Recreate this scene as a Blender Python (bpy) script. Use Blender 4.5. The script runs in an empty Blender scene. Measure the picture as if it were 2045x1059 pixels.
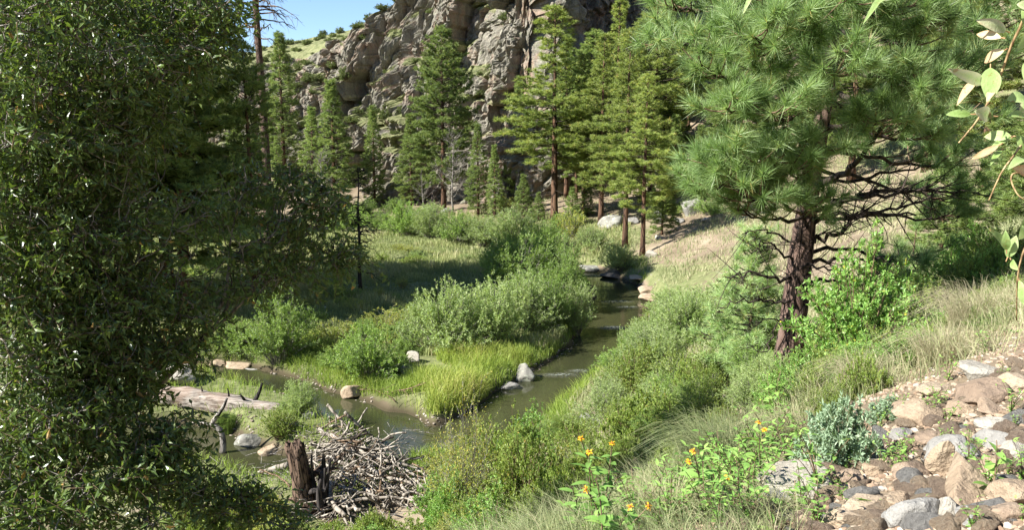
import bpy, math, random
import numpy as np
from mathutils import Vector, Matrix

# ------------------------------------------------------------------ camera, sky, sun
SC = bpy.context.scene
W0, H0, F = 2045.0, 1059.0, 1700.0
CAMZ = 10.0
PITCH = math.atan((529.5 - 270.0) / F)
cam_d = bpy.data.cameras.new('camera')
cam = bpy.data.objects.new('camera', cam_d)
SC.collection.objects.link(cam)
cam.location = (0, 0, CAMZ)
cam.rotation_euler = (math.pi / 2 - PITCH, 0, 0)
cam_d.sensor_width = 36.0
cam_d.lens = 36.0 * F / W0
cam_d.clip_end = 3000
cam_d.clip_start = 0.05
SC.camera = cam

SUN_EL = math.radians(39)
SUN_TRAVEL = Vector((1.0, 0.42, 0)).normalized()
world = bpy.data.worlds.new('World')
SC.world = world
world.use_nodes = True
wn = world.node_tree.nodes
wl = world.node_tree.links
bg = wn['Background']
sky = wn.new('ShaderNodeTexSky')
sky.sky_type = 'NISHITA'
sky.sun_disc = False
sky.sun_elevation = SUN_EL
sky.sun_rotation = math.atan2(-SUN_TRAVEL.x, -SUN_TRAVEL.y)
sky.altitude = 2000
sky.air_density = 1.0
sky.dust_density = 0.0
sky.ozone_density = 3.0
wl.new(sky.outputs[0], bg.inputs[0])
bg.inputs[1].default_value = 0.074
sun_d = bpy.data.lights.new('sun', 'SUN')
sun_d.energy = 5.0
sun_d.angle = math.radians(0.5)
sun_d.color = (1.0, 0.97, 0.905)
sun = bpy.data.objects.new('sun', sun_d)
SC.collection.objects.link(sun)
tr = Vector((SUN_TRAVEL.x * math.cos(SUN_EL), SUN_TRAVEL.y * math.cos(SUN_EL), -math.sin(SUN_EL)))
sun.rotation_euler = tr.to_track_quat('-Z', 'Y').to_euler()
SC.view_settings.view_transform = 'Standard'
SC.view_settings.look = 'None'
SC.view_settings.gamma = 1
SC.view_settings.use_curve_mapping = False
SC.view_settings.exposure = 1.52
SC.cycles.max_bounces = 6
SC.cycles.diffuse_bounces = 4
SC.cycles.glossy_bounces = 2
SC.cycles.transmission_bounces = 3
SC.cycles.transparent_max_bounces = 4
SC.cycles.use_denoising = True

# ------------------------------------------------------------------ helpers
COL = SC.collection
cp_, sp_ = math.cos(PITCH), math.sin(PITCH)


def ray(px, py):
    a = (px - W0 / 2) / F
    b = -(py - H0 / 2) / F
    return np.array([a, cp_ + b * sp_, -sp_ + b * cp_])


def P(px, py, Y):
    d = ray(px, py)
    t = Y / d[1]
    return np.array([d[0] * t, Y, CAMZ + d[2] * t])


def P0(px, py, z=0.0):
    d = ray(px, py)
    t = (z - CAMZ) / d[2]
    return np.array([d[0] * t, d[1] * t, z])


def sm(a, b, x):
    t = np.clip((x - a) / (b - a), 0, 1)
    return t * t * (3 - 2 * t)


def hash3(i, j, k, seed=0):
    n = (i * 374761393 + j * 668265263 + k * 2147483647 + seed * 1274126177) & 0xffffffff
    n = ((n ^ (n >> 13)) * 1274126177) & 0xffffffff
    n = (n ^ (n >> 16)) & 0xffffffff
    return n / 4294967295.0


def vnoise(p, seed=0):
    p = np.asarray(p, dtype=np.float64)
    i = np.floor(p).astype(np.int64)
    f = p - i
    u = f * f * f * (f * (f * 6 - 15) + 10)
    r = 0
    for dx in (0, 1):
        wx = u[..., 0] if dx else 1 - u[..., 0]
        for dy in (0, 1):
            wy = u[..., 1] if dy else 1 - u[..., 1]
            for dz in (0, 1):
                wz = u[..., 2] if dz else 1 - u[..., 2]
                r = r + wx * wy * wz * hash3(i[..., 0] + dx, i[..., 1] + dy, i[..., 2] + dz, seed)
    return r * 2 - 1


def fbm(p, octv=4, seed=0, gain=0.5):
    p = np.asarray(p, dtype=np.float64)
    r = 0
    a = 1
    for o in range(octv):
        r = r + a * vnoise(p, seed + o * 17)
        p = p * 2.03 + 11.3
        a *= gain
    return r


def worley(p, seed=0):
    p = np.asarray(p, dtype=np.float64)
    i = np.floor(p).astype(np.int64)
    best = np.full(p.shape[:-1], 9.0)
    sec = np.full(p.shape[:-1], 9.0)
    cid = np.zeros(p.shape[:-1])
    for dx in (-1, 0, 1):
        for dy in (-1, 0, 1):
            for dz in (-1, 0, 1):
                a, b, c = i[..., 0] + dx, i[..., 1] + dy, i[..., 2] + dz
                q0 = a + hash3(a, b, c, seed)
                q1 = b + hash3(a, b, c, seed + 1)
                q2 = c + hash3(a, b, c, seed + 2)
                d = np.sqrt((q0 - p[..., 0]) ** 2 + (q1 - p[..., 1]) ** 2 + (q2 - p[..., 2]) ** 2)
                h = hash3(a, b, c, seed + 3)
                cl = d < best
                sec = np.where(cl, best, np.minimum(sec, d))
                cid = np.where(cl, h, cid)
                best = np.where(cl, d, best)
    return best, sec, cid


def norm(v):
    v = np.asarray(v, dtype=np.float64)
    return v / (np.linalg.norm(v, axis=-1, keepdims=True) + 1e-9)


def runit(rng, n):
    return norm(rng.normal(size=(n, 3)))


class MB:
    def __init__(s):
        s.v = []
        s.f = []
        s.a = []
        s.n = 0

    def add(s, v, f, a):
        v = np.asarray(v, dtype=np.float32).reshape(-1, 3)
        f = np.asarray(f, dtype=np.int32).reshape(-1, 3)
        a = np.broadcast_to(np.asarray(a, dtype=np.float32), (len(v),))
        s.v.append(v)
        s.f.append(f + s.n)
        s.a.append(a)
        s.n += len(v)

    def mesh(s, name, mat, smooth=True):
        me = bpy.data.meshes.new(name)
        v = np.concatenate(s.v)
        f = np.concatenate(s.f)
        a = np.concatenate(s.a)
        me.vertices.add(len(v))
        me.vertices.foreach_set('co', v.ravel())
        me.loops.add(len(f) * 3)
        me.loops.foreach_set('vertex_index', f.ravel())
        me.polygons.add(len(f))
        me.polygons.foreach_set('loop_start', np.arange(0, len(f) * 3, 3, dtype=np.int32))
        me.polygons.foreach_set('use_smooth', np.full(len(f), smooth))
        at = me.attributes.new('v', 'FLOAT', 'POINT')
        at.data.foreach_set('value', np.ascontiguousarray(a))
        me.materials.append(mat)
        me.update(calc_edges=True)
        return me

    def build(s, name, mat, parent=None, smooth=True):
        if not s.v:
            return None
        o = bpy.data.objects.new(name, s.mesh(name, mat, smooth))
        COL.objects.link(o)
        if parent is not None:
            o.parent = parent
        return o


def tubes(mb, Pts, R, S=5, v=0.5, caps=True):
    """Pts (N,K,3), R (N,K)."""
    Pts = np.asarray(Pts, dtype=np.float64)
    if Pts.ndim == 2:
        Pts = Pts[None]
    R = np.broadcast_to(np.asarray(R, dtype=np.float64), Pts.shape[:2])
    N, K, _ = Pts.shape
    T = np.gradient(Pts, axis=1) if K > 1 else Pts
    T = norm(T)
    ref = np.where(np.abs(T[:, :1, 2:3]) > 0.8, np.array([1.0, 0, 0]), np.array([0, 0, 1.0]))
    A = norm(np.cross(T, np.broadcast_to(ref, T.shape)))
    B = np.cross(T, A)
    ang = np.arange(S) * 2 * math.pi / S
    ring = A[:, :, None, :] * np.cos(ang)[None, None, :, None] + B[:, :, None, :] * np.sin(ang)[None, None, :, None]
    V = Pts[:, :, None, :] + ring * R[:, :, None, None]
    k = np.arange(K - 1)[:, None]
    s_ = np.arange(S)[None, :]
    a = k * S + s_
    b = k * S + (s_ + 1) % S
    c = (k + 1) * S + s_
    d = (k + 1) * S + (s_ + 1) % S
    f = np.stack([np.stack([a, b, d], -1), np.stack([a, d, c], -1)], 2).reshape(-1, 3)
    if caps:
        cap = [[0, i + 1, i] for i in range(1, S - 1)] + [[(K - 1) * S, (K - 1) * S + i, (K - 1) * S + i + 1] for i in range(1, S - 1)]
        f = np.concatenate([f, np.array(cap)])
    ff = f[None] + (np.arange(N) * K * S)[:, None, None]
    v = np.asarray(v, dtype=np.float32)
    if v.ndim == 1 and len(v) == N:
        v = np.repeat(v, K * S)
    mb.add(V.reshape(-1, 3), ff.reshape(-1, 3), v)


def needles(mb, o, d, L, Wd, rng, v):
    """one thin blade per needle"""
    n = len(o)
    side = norm(np.cross(d, runit(rng, n)))
    L = np.broadcast_to(L, (n,))[:, None]
    Wd = np.broadcast_to(Wd, (n,))[:, None]
    V = np.stack([o - side * Wd / 2, o + side * Wd / 2, o + d * L], 1)
    f = np.arange(n * 3).reshape(-1, 3)
    mb.add(V.reshape(-1, 3), f, np.repeat(v, 3))


def leaves(mb, o, d, L, Wd, rng, v, fold=0.25, curl=0.15, up=0.6):
    """folded lance leaf of four triangles"""
    n = len(o)
    d = norm(d)
    nr = norm(runit(rng, n) + np.array([0, 0, up]))
    side = norm(np.cross(d, nr))
    nr = np.cross(side, d)
    L = np.broadcast_to(L, (n,))[:, None]
    Wd = np.broadcast_to(Wd, (n,))[:, None]
    m = o + d * L * 0.42 - nr * L * curl * 0.2
    tip = o + d * L - nr * L * curl
    l = m + side * Wd / 2 + nr * Wd * fold
    r = m - side * Wd / 2 + nr * Wd * fold
    V = np.stack([o, l, m, r, tip], 1)
    base = (np.arange(n) * 5)[:, None, None]
    f = np.array([[0, 2, 1], [0, 3, 2], [1, 2, 4], [2, 3, 4]])[None] + base
    mb.add(V.reshape(-1, 3), f.reshape(-1, 3), np.repeat(v, 5))


def blades(mb, o, H, Wd, rng, v, lean=0.35, dirv=None):
    """arching grass blades"""
    n = len(o)
    az = rng.uniform(0, 2 * math.pi, n)
    ld = np.stack([np.cos(az), np.sin(az), np.zeros(n)], 1)
    if dirv is not None:
        ld = norm(ld + np.asarray(dirv))
    ln = rng.uniform(0.2, 1.0, n)[:, None] * lean
    H = np.broadcast_to(H, (n,))[:, None]
    Wd = np.broadcast_to(Wd, (n,))[:, None]
    az2 = rng.uniform(0, 2 * math.pi, n)
    side = np.stack([np.cos(az2), np.sin(az2), np.zeros(n)], 1)
    zz = np.array([0, 0, 1.0])
    m = o + zz * H * 0.55 + ld * H * ln * 0.35
    t = o + zz * H * (1 - 0.35 * ln) + ld * H * ln * 1.1
    V = np.stack([o - side * Wd / 2, o + side * Wd / 2, m - side * Wd * 0.38, m + side * Wd * 0.38, t], 1)
    base = (np.arange(n) * 5)[:, None, None]
    f = np.array([[0, 1, 3], [0, 3, 2], [2, 3, 4]])[None] + base
    mb.add(V.reshape(-1, 3), f.reshape(-1, 3), np.repeat(v, 5))


def bez(a, b, c, K):
    t = np.linspace(0, 1, K)
    a, b, c = [np.asarray(q, dtype=np.float64)[..., None, :] for q in (a, b, c)]
    t = t[:, None]
    return (1 - t) ** 2 * a + 2 * t * (1 - t) * b + t * t * c


def smooth_path(pts, K):
    """Catmull-Rom through points"""
    pts = np.asarray(pts, dtype=np.float64)
    q = np.vstack([2 * pts[0] - pts[1], pts, 2 * pts[-1] - pts[-2]])
    n = len(pts) - 1
    out = []
    for u in np.linspace(0, n - 1e-6, K):
        i = int(u)
        t = u - i
        p0, p1, p2, p3 = q[i:i + 4]
        out.append(0.5 * ((2 * p1) + (p2 - p0) * t + (2 * p0 - 5 * p1 + 4 * p2 - p3) * t * t + (3 * p1 - p0 - 3 * p2 + p3) * t ** 3))
    return np.array(out)


def empty(name, loc=(0, 0, 0)):
    o = bpy.data.objects.new(name, None)
    COL.objects.link(o)
    o.location = loc
    o.empty_display_size = 0.2
    return o


def tag(o, label=None, cat=None, group=None, kind=None):
    if label:
        o['label'] = label
    if cat:
        o['category'] = cat
    if group:
        o['group'] = group
    if kind:
        o['kind'] = kind
    return o


def dup(root):
    r = root.copy()
    COL.objects.link(r)
    for ch in list(root.children):
        c = ch.copy()
        COL.objects.link(c)
        c.parent = r
        for g in list(ch.children):
            k = g.copy()
            COL.objects.link(k)
            k.parent = c
    return r


class Kind:
    """first use moves the prototype itself, later uses copy it"""
    def __init__(s, root):
        s.root = root
        s.used = False

    def put(s, loc, scale=1.0, rz=0.0, label=None, group=None, tilt=(0, 0)):
        o = dup(s.root) if s.used else s.root
        s.used = True
        o.location = tuple(float(q) for q in loc)
        o.scale = (scale,) * 3 if np.isscalar(scale) else scale
        o.rotation_euler = (tilt[0], tilt[1], rz)
        if label:
            o['label'] = label
        if group:
            o['group'] = group
        return o


# ------------------------------------------------------------------ materials
class NT:
    def __init__(s, name):
        s.m = bpy.data.materials.new(name)
        s.m.use_nodes = True
        s.t = s.m.node_tree
        s.t.nodes.clear()
        s.out = s.t.nodes.new('ShaderNodeOutputMaterial')

    def n(s, typ, **kw):
        nd = s.t.nodes.new(typ)
        for k, val in kw.items():
            if k.startswith('i_'):
                nd.inputs[k[2:].replace('_', ' ')].default_value = val
            else:
                setattr(nd, k, val)
        return nd

    def l(s, a, b):
        s.t.links.new(a, b)

    def ramp(s, fac, stops, interp='LINEAR'):
        r = s.n('ShaderNodeValToRGB')
        r.color_ramp.interpolation = interp
        el = r.color_ramp.elements
        while len(el) < len(stops):
            el.new(0.5)
        for e, (p, c) in zip(el, stops):
            e.position = p
            e.color = (c[0], c[1], c[2], 1) if not np.isscalar(c) else (c, c, c, 1)
        s.l(fac, r.inputs[0])
        return r.outputs[0]

    def noise(s, scale, detail=4, rough=0.55, vec=None, dist=0.0):
        nd = s.n('ShaderNodeTexNoise')
        nd.inputs['Scale'].default_value = scale
        nd.inputs['Detail'].default_value = detail
        nd.inputs['Roughness'].default_value = rough
        nd.inputs['Distortion'].default_value = dist
        if vec is not None:
            s.l(vec, nd.inputs['Vector'])
        return nd.outputs['Fac']

    def coord(s, kind='Object', scale=(1, 1, 1)):
        tc = s.n('ShaderNodeTexCoord')
        mp = s.n('ShaderNodeMapping')
        mp.inputs['Scale'].default_value = scale
        s.l(tc.outputs[kind], mp.inputs['Vector'])
        return mp.outputs[0]

    def mix(s, fac, a, b, mode='MIX'):
        m = s.n('ShaderNodeMix', data_type='RGBA', blend_type=mode)
        for sock, val in ((m.inputs[0], fac), (m.inputs[6], a), (m.inputs[7], b)):
            if hasattr(val, 'links') or isinstance(val, bpy.types.NodeSocket):
                s.l(val, sock)
            elif np.isscalar(val):
                sock.default_value = val
            else:
                sock.default_value = (val[0], val[1], val[2], 1)
        return m.outputs[2]

    def math(s, op, a, b=0.0):
        m = s.n('ShaderNodeMath', operation=op)
        for sock, val in ((m.inputs[0], a), (m.inputs[1], b)):
            if isinstance(val, bpy.types.NodeSocket):
                s.l(val, sock)
            else:
                sock.default_value = val
        return m.outputs[0]

    def attr(s, name):
        a = s.n('ShaderNodeAttribute', attribute_name=name)
        return a.outputs['Fac']

    def bump(s, h, strength=0.5, dist=0.05):
        b = s.n('ShaderNodeBump')
        b.inputs['Strength'].default_value = strength
        b.inputs['Distance'].default_value = dist
        s.l(h, b.inputs['Height'])
        return b.outputs[0]

    def principled(s, col, rough=0.8, spec=0.3, normal=None):
        p = s.n('ShaderNodeBsdfPrincipled')
        if isinstance(col, bpy.types.NodeSocket):
            s.l(col, p.inputs['Base Color'])
        else:
            p.inputs['Base Color'].default_value = (*col, 1)
        if isinstance(rough, bpy.types.NodeSocket):
            s.l(rough, p.inputs['Roughness'])
        else:
            p.inputs['Roughness'].default_value = rough
        p.inputs['Specular IOR Level'].default_value = spec
        if normal is not None:
            s.l(normal, p.inputs['Normal'])
        return p

    def done(s, sh):
        s.l(sh, s.out.inputs['Surface'])
        return s.m


def leaf_mat(name, stops, trans=0.35, rough=0.5, spec=0.35, tcol=None, hue=0.0):
    t = NT(name)
    c = t.ramp(t.attr('v'), stops)
    oi = t.n('ShaderNodeObjectInfo')
    br = t.n('ShaderNodeMapRange')
    t.l(oi.outputs['Random'], br.inputs[0])
    br.inputs[3].default_value = 0.85
    br.inputs[4].default_value = 1.15
    c = t.mix(1.0, c, br.outputs[0], 'MULTIPLY')
    p = t.principled(c, rough, spec)
    tl = t.n('ShaderNodeBsdfTranslucent')
    c2 = t.mix(1.0, c, tcol or (1.25, 1.25, 0.55), 'MULTIPLY')
    t.l(c2, tl.inputs[0])
    ms = t.n('ShaderNodeMixShader')
    ms.inputs[0].default_value = trans
    t.l(p.outputs[0], ms.inputs[1])
    t.l(tl.outputs[0], ms.inputs[2])
    return t.done(ms.outputs[0])


def bark_mat(name, dark, mid, light, scale=6.0, stretch=0.25, bump=0.6, bd=0.03):
    t = NT(name)
    co = t.coord('Object', (1, 1, stretch))
    vo = t.n('ShaderNodeTexVoronoi', feature='DISTANCE_TO_EDGE')
    vo.inputs['Scale'].default_value = scale
    nz = t.noise(scale * 0.7, 3, 0.6, co)
    mixv = t.n('ShaderNodeMix', data_type='VECTOR')
    mixv.inputs[0].default_value = 0.12
    t.l(co, mixv.inputs[4])
    nn = t.n('ShaderNodeTexNoise')
    nn.inputs['Scale'].default_value = scale
    t.l(co, nn.inputs['Vector'])
    t.l(nn.outputs['Color'], mixv.inputs[5])
    t.l(mixv.outputs[1], vo.inputs['Vector'])
    edge = t.ramp(vo.outputs[0], [(0.0, 0.0), (0.12, 1.0)])
    plate = t.ramp(nz, [(0.3, mid), (0.7, light)])
    col = t.mix(edge, dark, plate)
    fine = t.noise(scale * 8, 4, 0.7, co)
    col = t.mix(0.35, col, t.ramp(fine, [(0.3, 0.3), (0.7, 1.2)]), 'MULTIPLY')
    h = t.math('ADD', edge, t.math('MULTIPLY', fine, 0.5))
    p = t.principled(col, 0.9, 0.15, t.bump(h, bump, bd))
    return t.done(p.outputs[0])


def rock_mat(name, stops, lichen=None, scale=3.0, bump=0.5):
    t = NT(name)
    co = t.coord('Object')
    oi = t.n('ShaderNodeObjectInfo')
    va = t.n('ShaderNodeVectorMath', operation='ADD')
    t.l(co, va.inputs[0])
    t.l(oi.outputs['Location'], va.inputs[1])
    co = va.outputs[0]
    n1 = t.noise(scale, 6, 0.62, co, 0.4)
    col = t.ramp(n1, stops)
    n2 = t.noise(scale * 9, 5, 0.7, co)
    col = t.mix(0.55, col, t.ramp(n2, [(0.25, 0.45), (0.75, 1.15)]), 'MULTIPLY')
    if lichen:
        n3 = t.noise(scale * 2.4, 5, 0.65, co)
        col = t.mix(t.ramp(n3, [(0.55, 0.0), (0.64, 0.8)]), col, lichen)
    h = t.math('ADD', n1, t.math('MULTIPLY', n2, 0.35))
    p = t.principled(col, 0.85, 0.25, t.bump(h, bump, 0.3 / scale))
    return t.done(p.outputs[0])


M = {}
M['needle_far'] = leaf_mat('needle_far', [(0.0, (.08, .135, .04)), (0.45, (.19, .27, .08)), (0.85, (.32, .39, .13)), (1.0, (.36, .31, .12))], 0.42, 0.5, 0.35, (1.15, 1.15, .7))
M['needle_near'] = leaf_mat('needle_near', [(0.0, (.08, .15, .04)), (0.5, (.25, .38, .13)), (0.92, (.46, .58, .29)), (1.0, (.46, .38, .14))], 0.42, 0.4, 0.45, (1.1, 1.1, .7))
M['scrub'] = leaf_mat('scrub', [(0.0, (.07, .10, .035)), (0.6, (.14, .18, .06)), (1.0, (.23, .26, .10))], 0.3, 0.55, 0.3)
M['needle_yel'] = leaf_mat('needle_yel', [(0.0, (.10, .155, .035)), (0.5, (.25, .32, .085)), (0.85, (.38, .43, .13)), (1.0, (.46, .34, .12))], 0.42, 0.5, 0.35, (1.15, 1.15, .7))
M['willow_tree'] = leaf_mat('willow_tree_leaf', [(0.0, (.06, .10, .024)), (0.6, (.14, .215, .055)), (0.93, (.25, .33, .10)), (0.97, (.42, .35, .08)), (1.0, (.44, .28, .09))], 0.36, 0.34, 0.6)
M['willow_green'] = leaf_mat('willow_green', [(0.0, (.12, .20, .045)), (0.6, (.23, .35, .085)), (1.0, (.40, .50, .15))], 0.4, 0.45, 0.4)
M['willow_silver'] = leaf_mat('willow_silver', [(0.0, (.17, .25, .085)), (0.6, (.33, .43, .16)), (1.0, (.52, .59, .29))], 0.4, 0.45, 0.4)
M['leaf_olive'] = leaf_mat('leaf_olive', [(0.0, (.13, .20, .04)), (0.6, (.26, .35, .08)), (0.94, (.40, .46, .13)), (1.0, (.55, .42, .12))], 0.4, 0.45, 0.4)
M['leaf_bright'] = leaf_mat('leaf_bright', [(0.0, (.12, .24, .05)), (0.6, (.24, .42, .10)), (0.93, (.38, .54, .15)), (1.0, (.6, .52, .08))], 0.4, 0.4, 0.4)
M['leaf_sage'] = leaf_mat('leaf_sage', [(0.0, (.15, .22, .13)), (0.6, (.26, .36, .23)), (1.0, (.38, .46, .32))], 0.3, 0.6, 0.25)
M['leaf_yellow'] = leaf_mat('leaf_yellowing', [(0.0, (.17, .25, .05)), (0.5, (.36, .42, .10)), (1.0, (.62, .50, .12))], 0.4, 0.45, 0.4)
M['grass_meadow'] = leaf_mat('grass_meadow', [(0.0, (.16, .20, .07)), (0.55, (.27, .31, .12)), (0.85, (.40, .41, .19)), (1.0, (.50, .45, .27))], 0.3, 0.6, 0.2, (1.1, 1.1, .85))
M['grass_bank'] = leaf_mat('grass_bank', [(0.0, (.12, .19, .04)), (0.55, (.25, .33, .06)), (0.9, (.40, .43, .11)), (1.0, (.50, .42, .2))], 0.38, 0.5, 0.3, (1.15, 1.15, .8))
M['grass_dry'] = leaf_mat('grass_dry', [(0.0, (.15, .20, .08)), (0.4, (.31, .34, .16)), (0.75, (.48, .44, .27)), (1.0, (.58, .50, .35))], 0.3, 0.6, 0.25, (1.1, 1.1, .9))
M['bark_pine'] = bark_mat('bark_pine', (.012, .009, .008), (.10, .062, .048), (.22, .15, .12), 11, 0.32, 0.9, 0.03)
M['bark_far'] = bark_mat('bark_far', (.025, .017, .013), (.10, .058, .038), (.20, .115, .07), 2.5, 0.25, 0.6, 0.05)
M['bark_dark'] = bark_mat('bark_dark', (.01, .008, .007), (.045, .034, .028), (.09, .07, .055), 6, 0.2, 0.6, 0.03)
M['twig_grey'] = bark_mat('twig_grey', (.06, .05, .045), (.20, .18, .155), (.36, .33, .29), 8, 0.2, 0.4, 0.01)
M['twig_brown'] = bark_mat('twig_brown', (.04, .025, .015), (.14, .09, .055), (.24, .17, .11), 8, 0.2, 0.4, 0.01)
M['driftwood'] = bark_mat('driftwood', (.06, .048, .036), (.23, .195, .155), (.42, .375, .31), 5, 0.25, 0.5, 0.02)
M['stump'] = bark_mat('stump_wood', (.012, .009, .008), (.085, .055, .04), (.24, .165, .12), 11, 0.16, 0.9, 0.05)
t = NT('log_wood')
co = t.coord('Object', (.5, 5, 5))
a_ = t.noise(2.2, 6, .7, co)
b_ = t.noise(.9, 4, .6, t.coord('Object'))
c = t.ramp(a_, [(0.38, (.06, .048, .038)), (0.5, (.22, .19, .16)), (0.62, (.38, .345, .30))])
c = t.mix(t.ramp(b_, [(0.45, 0.0), (0.62, .5)]), c, (.24, .16, .115))
M['log_wood'] = t.done(t.principled(c, .85, .2, t.bump(a_, .8, .04)).outputs[0])
M['burnt'] = bark_mat('burnt_wood', (.006, .006, .006), (.025, .022, .02), (.07, .06, .055), 5, 0.2, 0.7, 0.03)
M['rock_tan'] = rock_mat('rock_tan', [(0.2, (.24, .165, .11)), (0.5, (.37, .28, .19)), (0.8, (.46, .38, .28))], bump=.9)
M['rock_red'] = rock_mat('rock_red', [(0.2, (.16, .115, .085)), (0.5, (.30, .22, .155)), (0.8, (.42, .34, .25))], bump=.9)
M['rock_grey'] = rock_mat('rock_grey', [(0.2, (.16, .15, .135)), (0.5, (.28, .265, .24)), (0.8, (.38, .365, .33))], bump=.9)
M['rock_pale'] = rock_mat('rock_pale', [(0.2, (.26, .22, .17)), (0.5, (.38, .345, .285)), (0.8, (.47, .44, .37))], bump=.9)
M['rock_lichen'] = rock_mat('rock_lichen', [(0.2, (.10, .095, .085)), (0.5, (.23, .22, .19)), (0.8, (.36, .35, .31))], (.40, .42, .33), 1.4)
M['rock_wet'] = rock_mat('rock_wet', [(0.2, (.035, .032, .03)), (0.5, (.10, .09, .08)), (0.8, (.22, .20, .18))], None, 2.5)
t = NT('petal_yellow')
M['petal'] = t.done(t.principled((.75, .38, .015), 0.5, 0.3).outputs[0])
t = NT('flower_centre')
M['flower_centre'] = t.done(t.principled((.36, .13, .02), 0.8, 0.2).outputs[0])
t = NT('hanging_leaf')
c = t.ramp(t.attr('v'), [(0.0, (.20, .32, .07)), (0.4, (.38, .50, .20)), (0.6, (.58, .58, .36)), (0.8, (.62, .46, .26)), (1.0, (.55, .28, .12))])
nz = t.noise(90, 5, 0.65, t.coord('Object'))
c = t.mix(t.ramp(nz, [(0.60, 0.0), (0.66, 0.7)]), c, (.30, .17, .07))
p = t.principled(c, 0.5, 0.35, t.bump(t.noise(220, 3, .6, t.coord('Object')), .5, .002))
tl = t.n('ShaderNodeBsdfTranslucent')
t.l(c, tl.inputs[0])
ms = t.n('ShaderNodeMixShader')
ms.inputs[0].default_value = 0.35
t.l(p.outputs[0], ms.inputs[1])
t.l(tl.outputs[0], ms.inputs[2])
M['hanging_leaf'] = t.done(ms.outputs[0])

# ------------------------------------------------------------------ terrain
CTRL = []


def cpt(px, py, Y):
    CTRL.append(P(px, py, Y))


def wpt(x, y, z):
    CTRL.append(np.array([x, y, z], dtype=float))


# the near bank the photographer stands on
wpt(0, 0, 8.35); wpt(3, 0, 9.0); wpt(-3, 0, 7.6); wpt(0, -4, 9.3)
cpt(1150, 1059, 3.7); cpt(1480, 830, 6.6); cpt(1700, 730, 8.0); cpt(1900, 620, 9.3); cpt(2045, 545, 10.5)
cpt(1900, 1059, 3.1); cpt(2045, 900, 3.9); cpt(2045, 720, 5.2); cpt(1750, 800, 5.6); cpt(1500, 1000, 4.2); cpt(1200, 1059, 3.6)
cpt(1575, 745, 11.0); cpt(1330, 1059, 3.5)
cpt(1400, 780, 14); cpt(1400, 740, 20); cpt(1200, 850, 20); cpt(1050, 1010, 14); cpt(850, 1059, 15.5)
cpt(1300, 700, 28); cpt(1420, 620, 36); cpt(1700, 590, 26); cpt(1700, 560, 32); cpt(1850, 540, 26); cpt(1700, 440, 52); cpt(1850, 395, 60)
cpt(1500, 490, 50); cpt(1400, 465, 60); cpt(1300, 515, 61); cpt(1600, 400, 68)
cpt(1950, 500, 20); wpt(14, 14, 10.3); wpt(14, 4, 11.5); wpt(9, 3, 10.6); wpt(22, 20, 12)
# under the shrubs of the bank down to the stream
wpt(-.3, 7.5, 5.2); wpt(-.5, 10.5, 3.7); wpt(-2.2, 8, 4.4); wpt(.8, 10, 5.1); wpt(-3, 5, 6.0); wpt(-6, 9, 3.0); wpt(-5, 16, 0.7); wpt(-10, 6, 2.5); wpt(-14, 10, 0.8); wpt(-12, 0, 5); wpt(-2, 18, 1.0); wpt(0.3, 24, .8)
wpt(3.2, 32, .8); wpt(5.6, 40, .8); wpt(7, 48, .8); wpt(8.6, 55, .8)
# valley floor
for q in ((-20, 30), (-35, 30), (-12, 24), (-12, 45), (-25, 45), (-40, 45), (-3, 45), (-2, 55), (-12, 60), (-30, 65), (-50, 60), (0, 70), (-14, 75), (-25, 90), (-60, 90), (-30, 15), (-20, 20), (4, 66)):
    wpt(q[0], q[1], 0.75)
# the far slope under the pines
cpt(1320, 462, 72); cpt(1200, 455, 78); cpt(1107, 449, 82); cpt(1380, 242, 105); cpt(1500, 320, 92); cpt(900, 424, 98); cpt(1050, 400, 98); cpt(1200, 350, 104)
cpt(1250, 420, 84); cpt(700, 410, 110); cpt(1450, 400, 76)
wpt(-30, 115, 3); wpt(-60, 120, 4); wpt(40, 125, 29); wpt(62, 115, 38); wpt(42, 66, 13); wpt(64, 60, 24); wpt(40, 30, 17); wpt(70, 10, 34)
wpt(30, 0, 20); wpt(0, -20, 15); wpt(-20, -20, 13); wpt(-30, 0, 3); wpt(-60, 20, 2); wpt(-80, 60, 3)
wpt(-160, 60, 14); wpt(-120, -60, 30); wpt(0, -120, 50); wpt(150, -30, 70); wpt(170, 120, 90); wpt(60, 170, 55); wpt(130, 220, 90)
wpt(-10, 160, 8); wpt(-60, 220, 8); wpt(-180, 200, 10); wpt(30, 260, 30); wpt(-60, 330, 8)
CT = np.array(CTRL)


def _k(r2):
    return 0.5 * r2 * np.log(r2 + 1e-9)


_s = 30.0
_A = CT[:, :2] / _s
_n = len(_A)
_D2 = ((_A[:, None] - _A[None]) ** 2).sum(-1)
_K = _k(_D2) + np.eye(_n) * 0.004
_Pm = np.hstack([np.ones((_n, 1)), _A])
_L = np.block([[_K, _Pm], [_Pm.T, np.zeros((3, 3))]])
_sol = np.linalg.solve(_L, np.concatenate([CT[:, 2], np.zeros(3)]))

# water courses: (x, y, half width)
def wp(px, py, hw):
    q = P0(px, py)
    return (q[0], q[1], hw)


MAIN = [(-4, 72, .9), (1.5, 66, 1.0), wp(1185, 548, 1.2), wp(1235, 580, 1.8), wp(1240, 625, 1.9), wp(1222, 670, 1.6), wp(1185, 715, 1.5), wp(1130, 755, 1.75), wp(1075, 800, 1.7), wp(1010, 850, 2.0), wp(930, 885, 2.0), wp(850, 890, 1.8), wp(790, 862, 1.3), wp(700, 818, 1.1), wp(610, 793, 1.0), wp(530, 762, 1.1), wp(450, 742, 1.2), wp(360, 748, 1.3), wp(250, 755, 1.5), wp(100, 760, 1.5), wp(-200, 770, 1.6)]
POOL = [wp(800, 925, .6), wp(560, 945, .9), wp(470, 915, 1.3), wp(350, 885, 1.7), wp(200, 880, 1.8), wp(50, 890, 1.8), wp(-250, 900, 2.0)]


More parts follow.
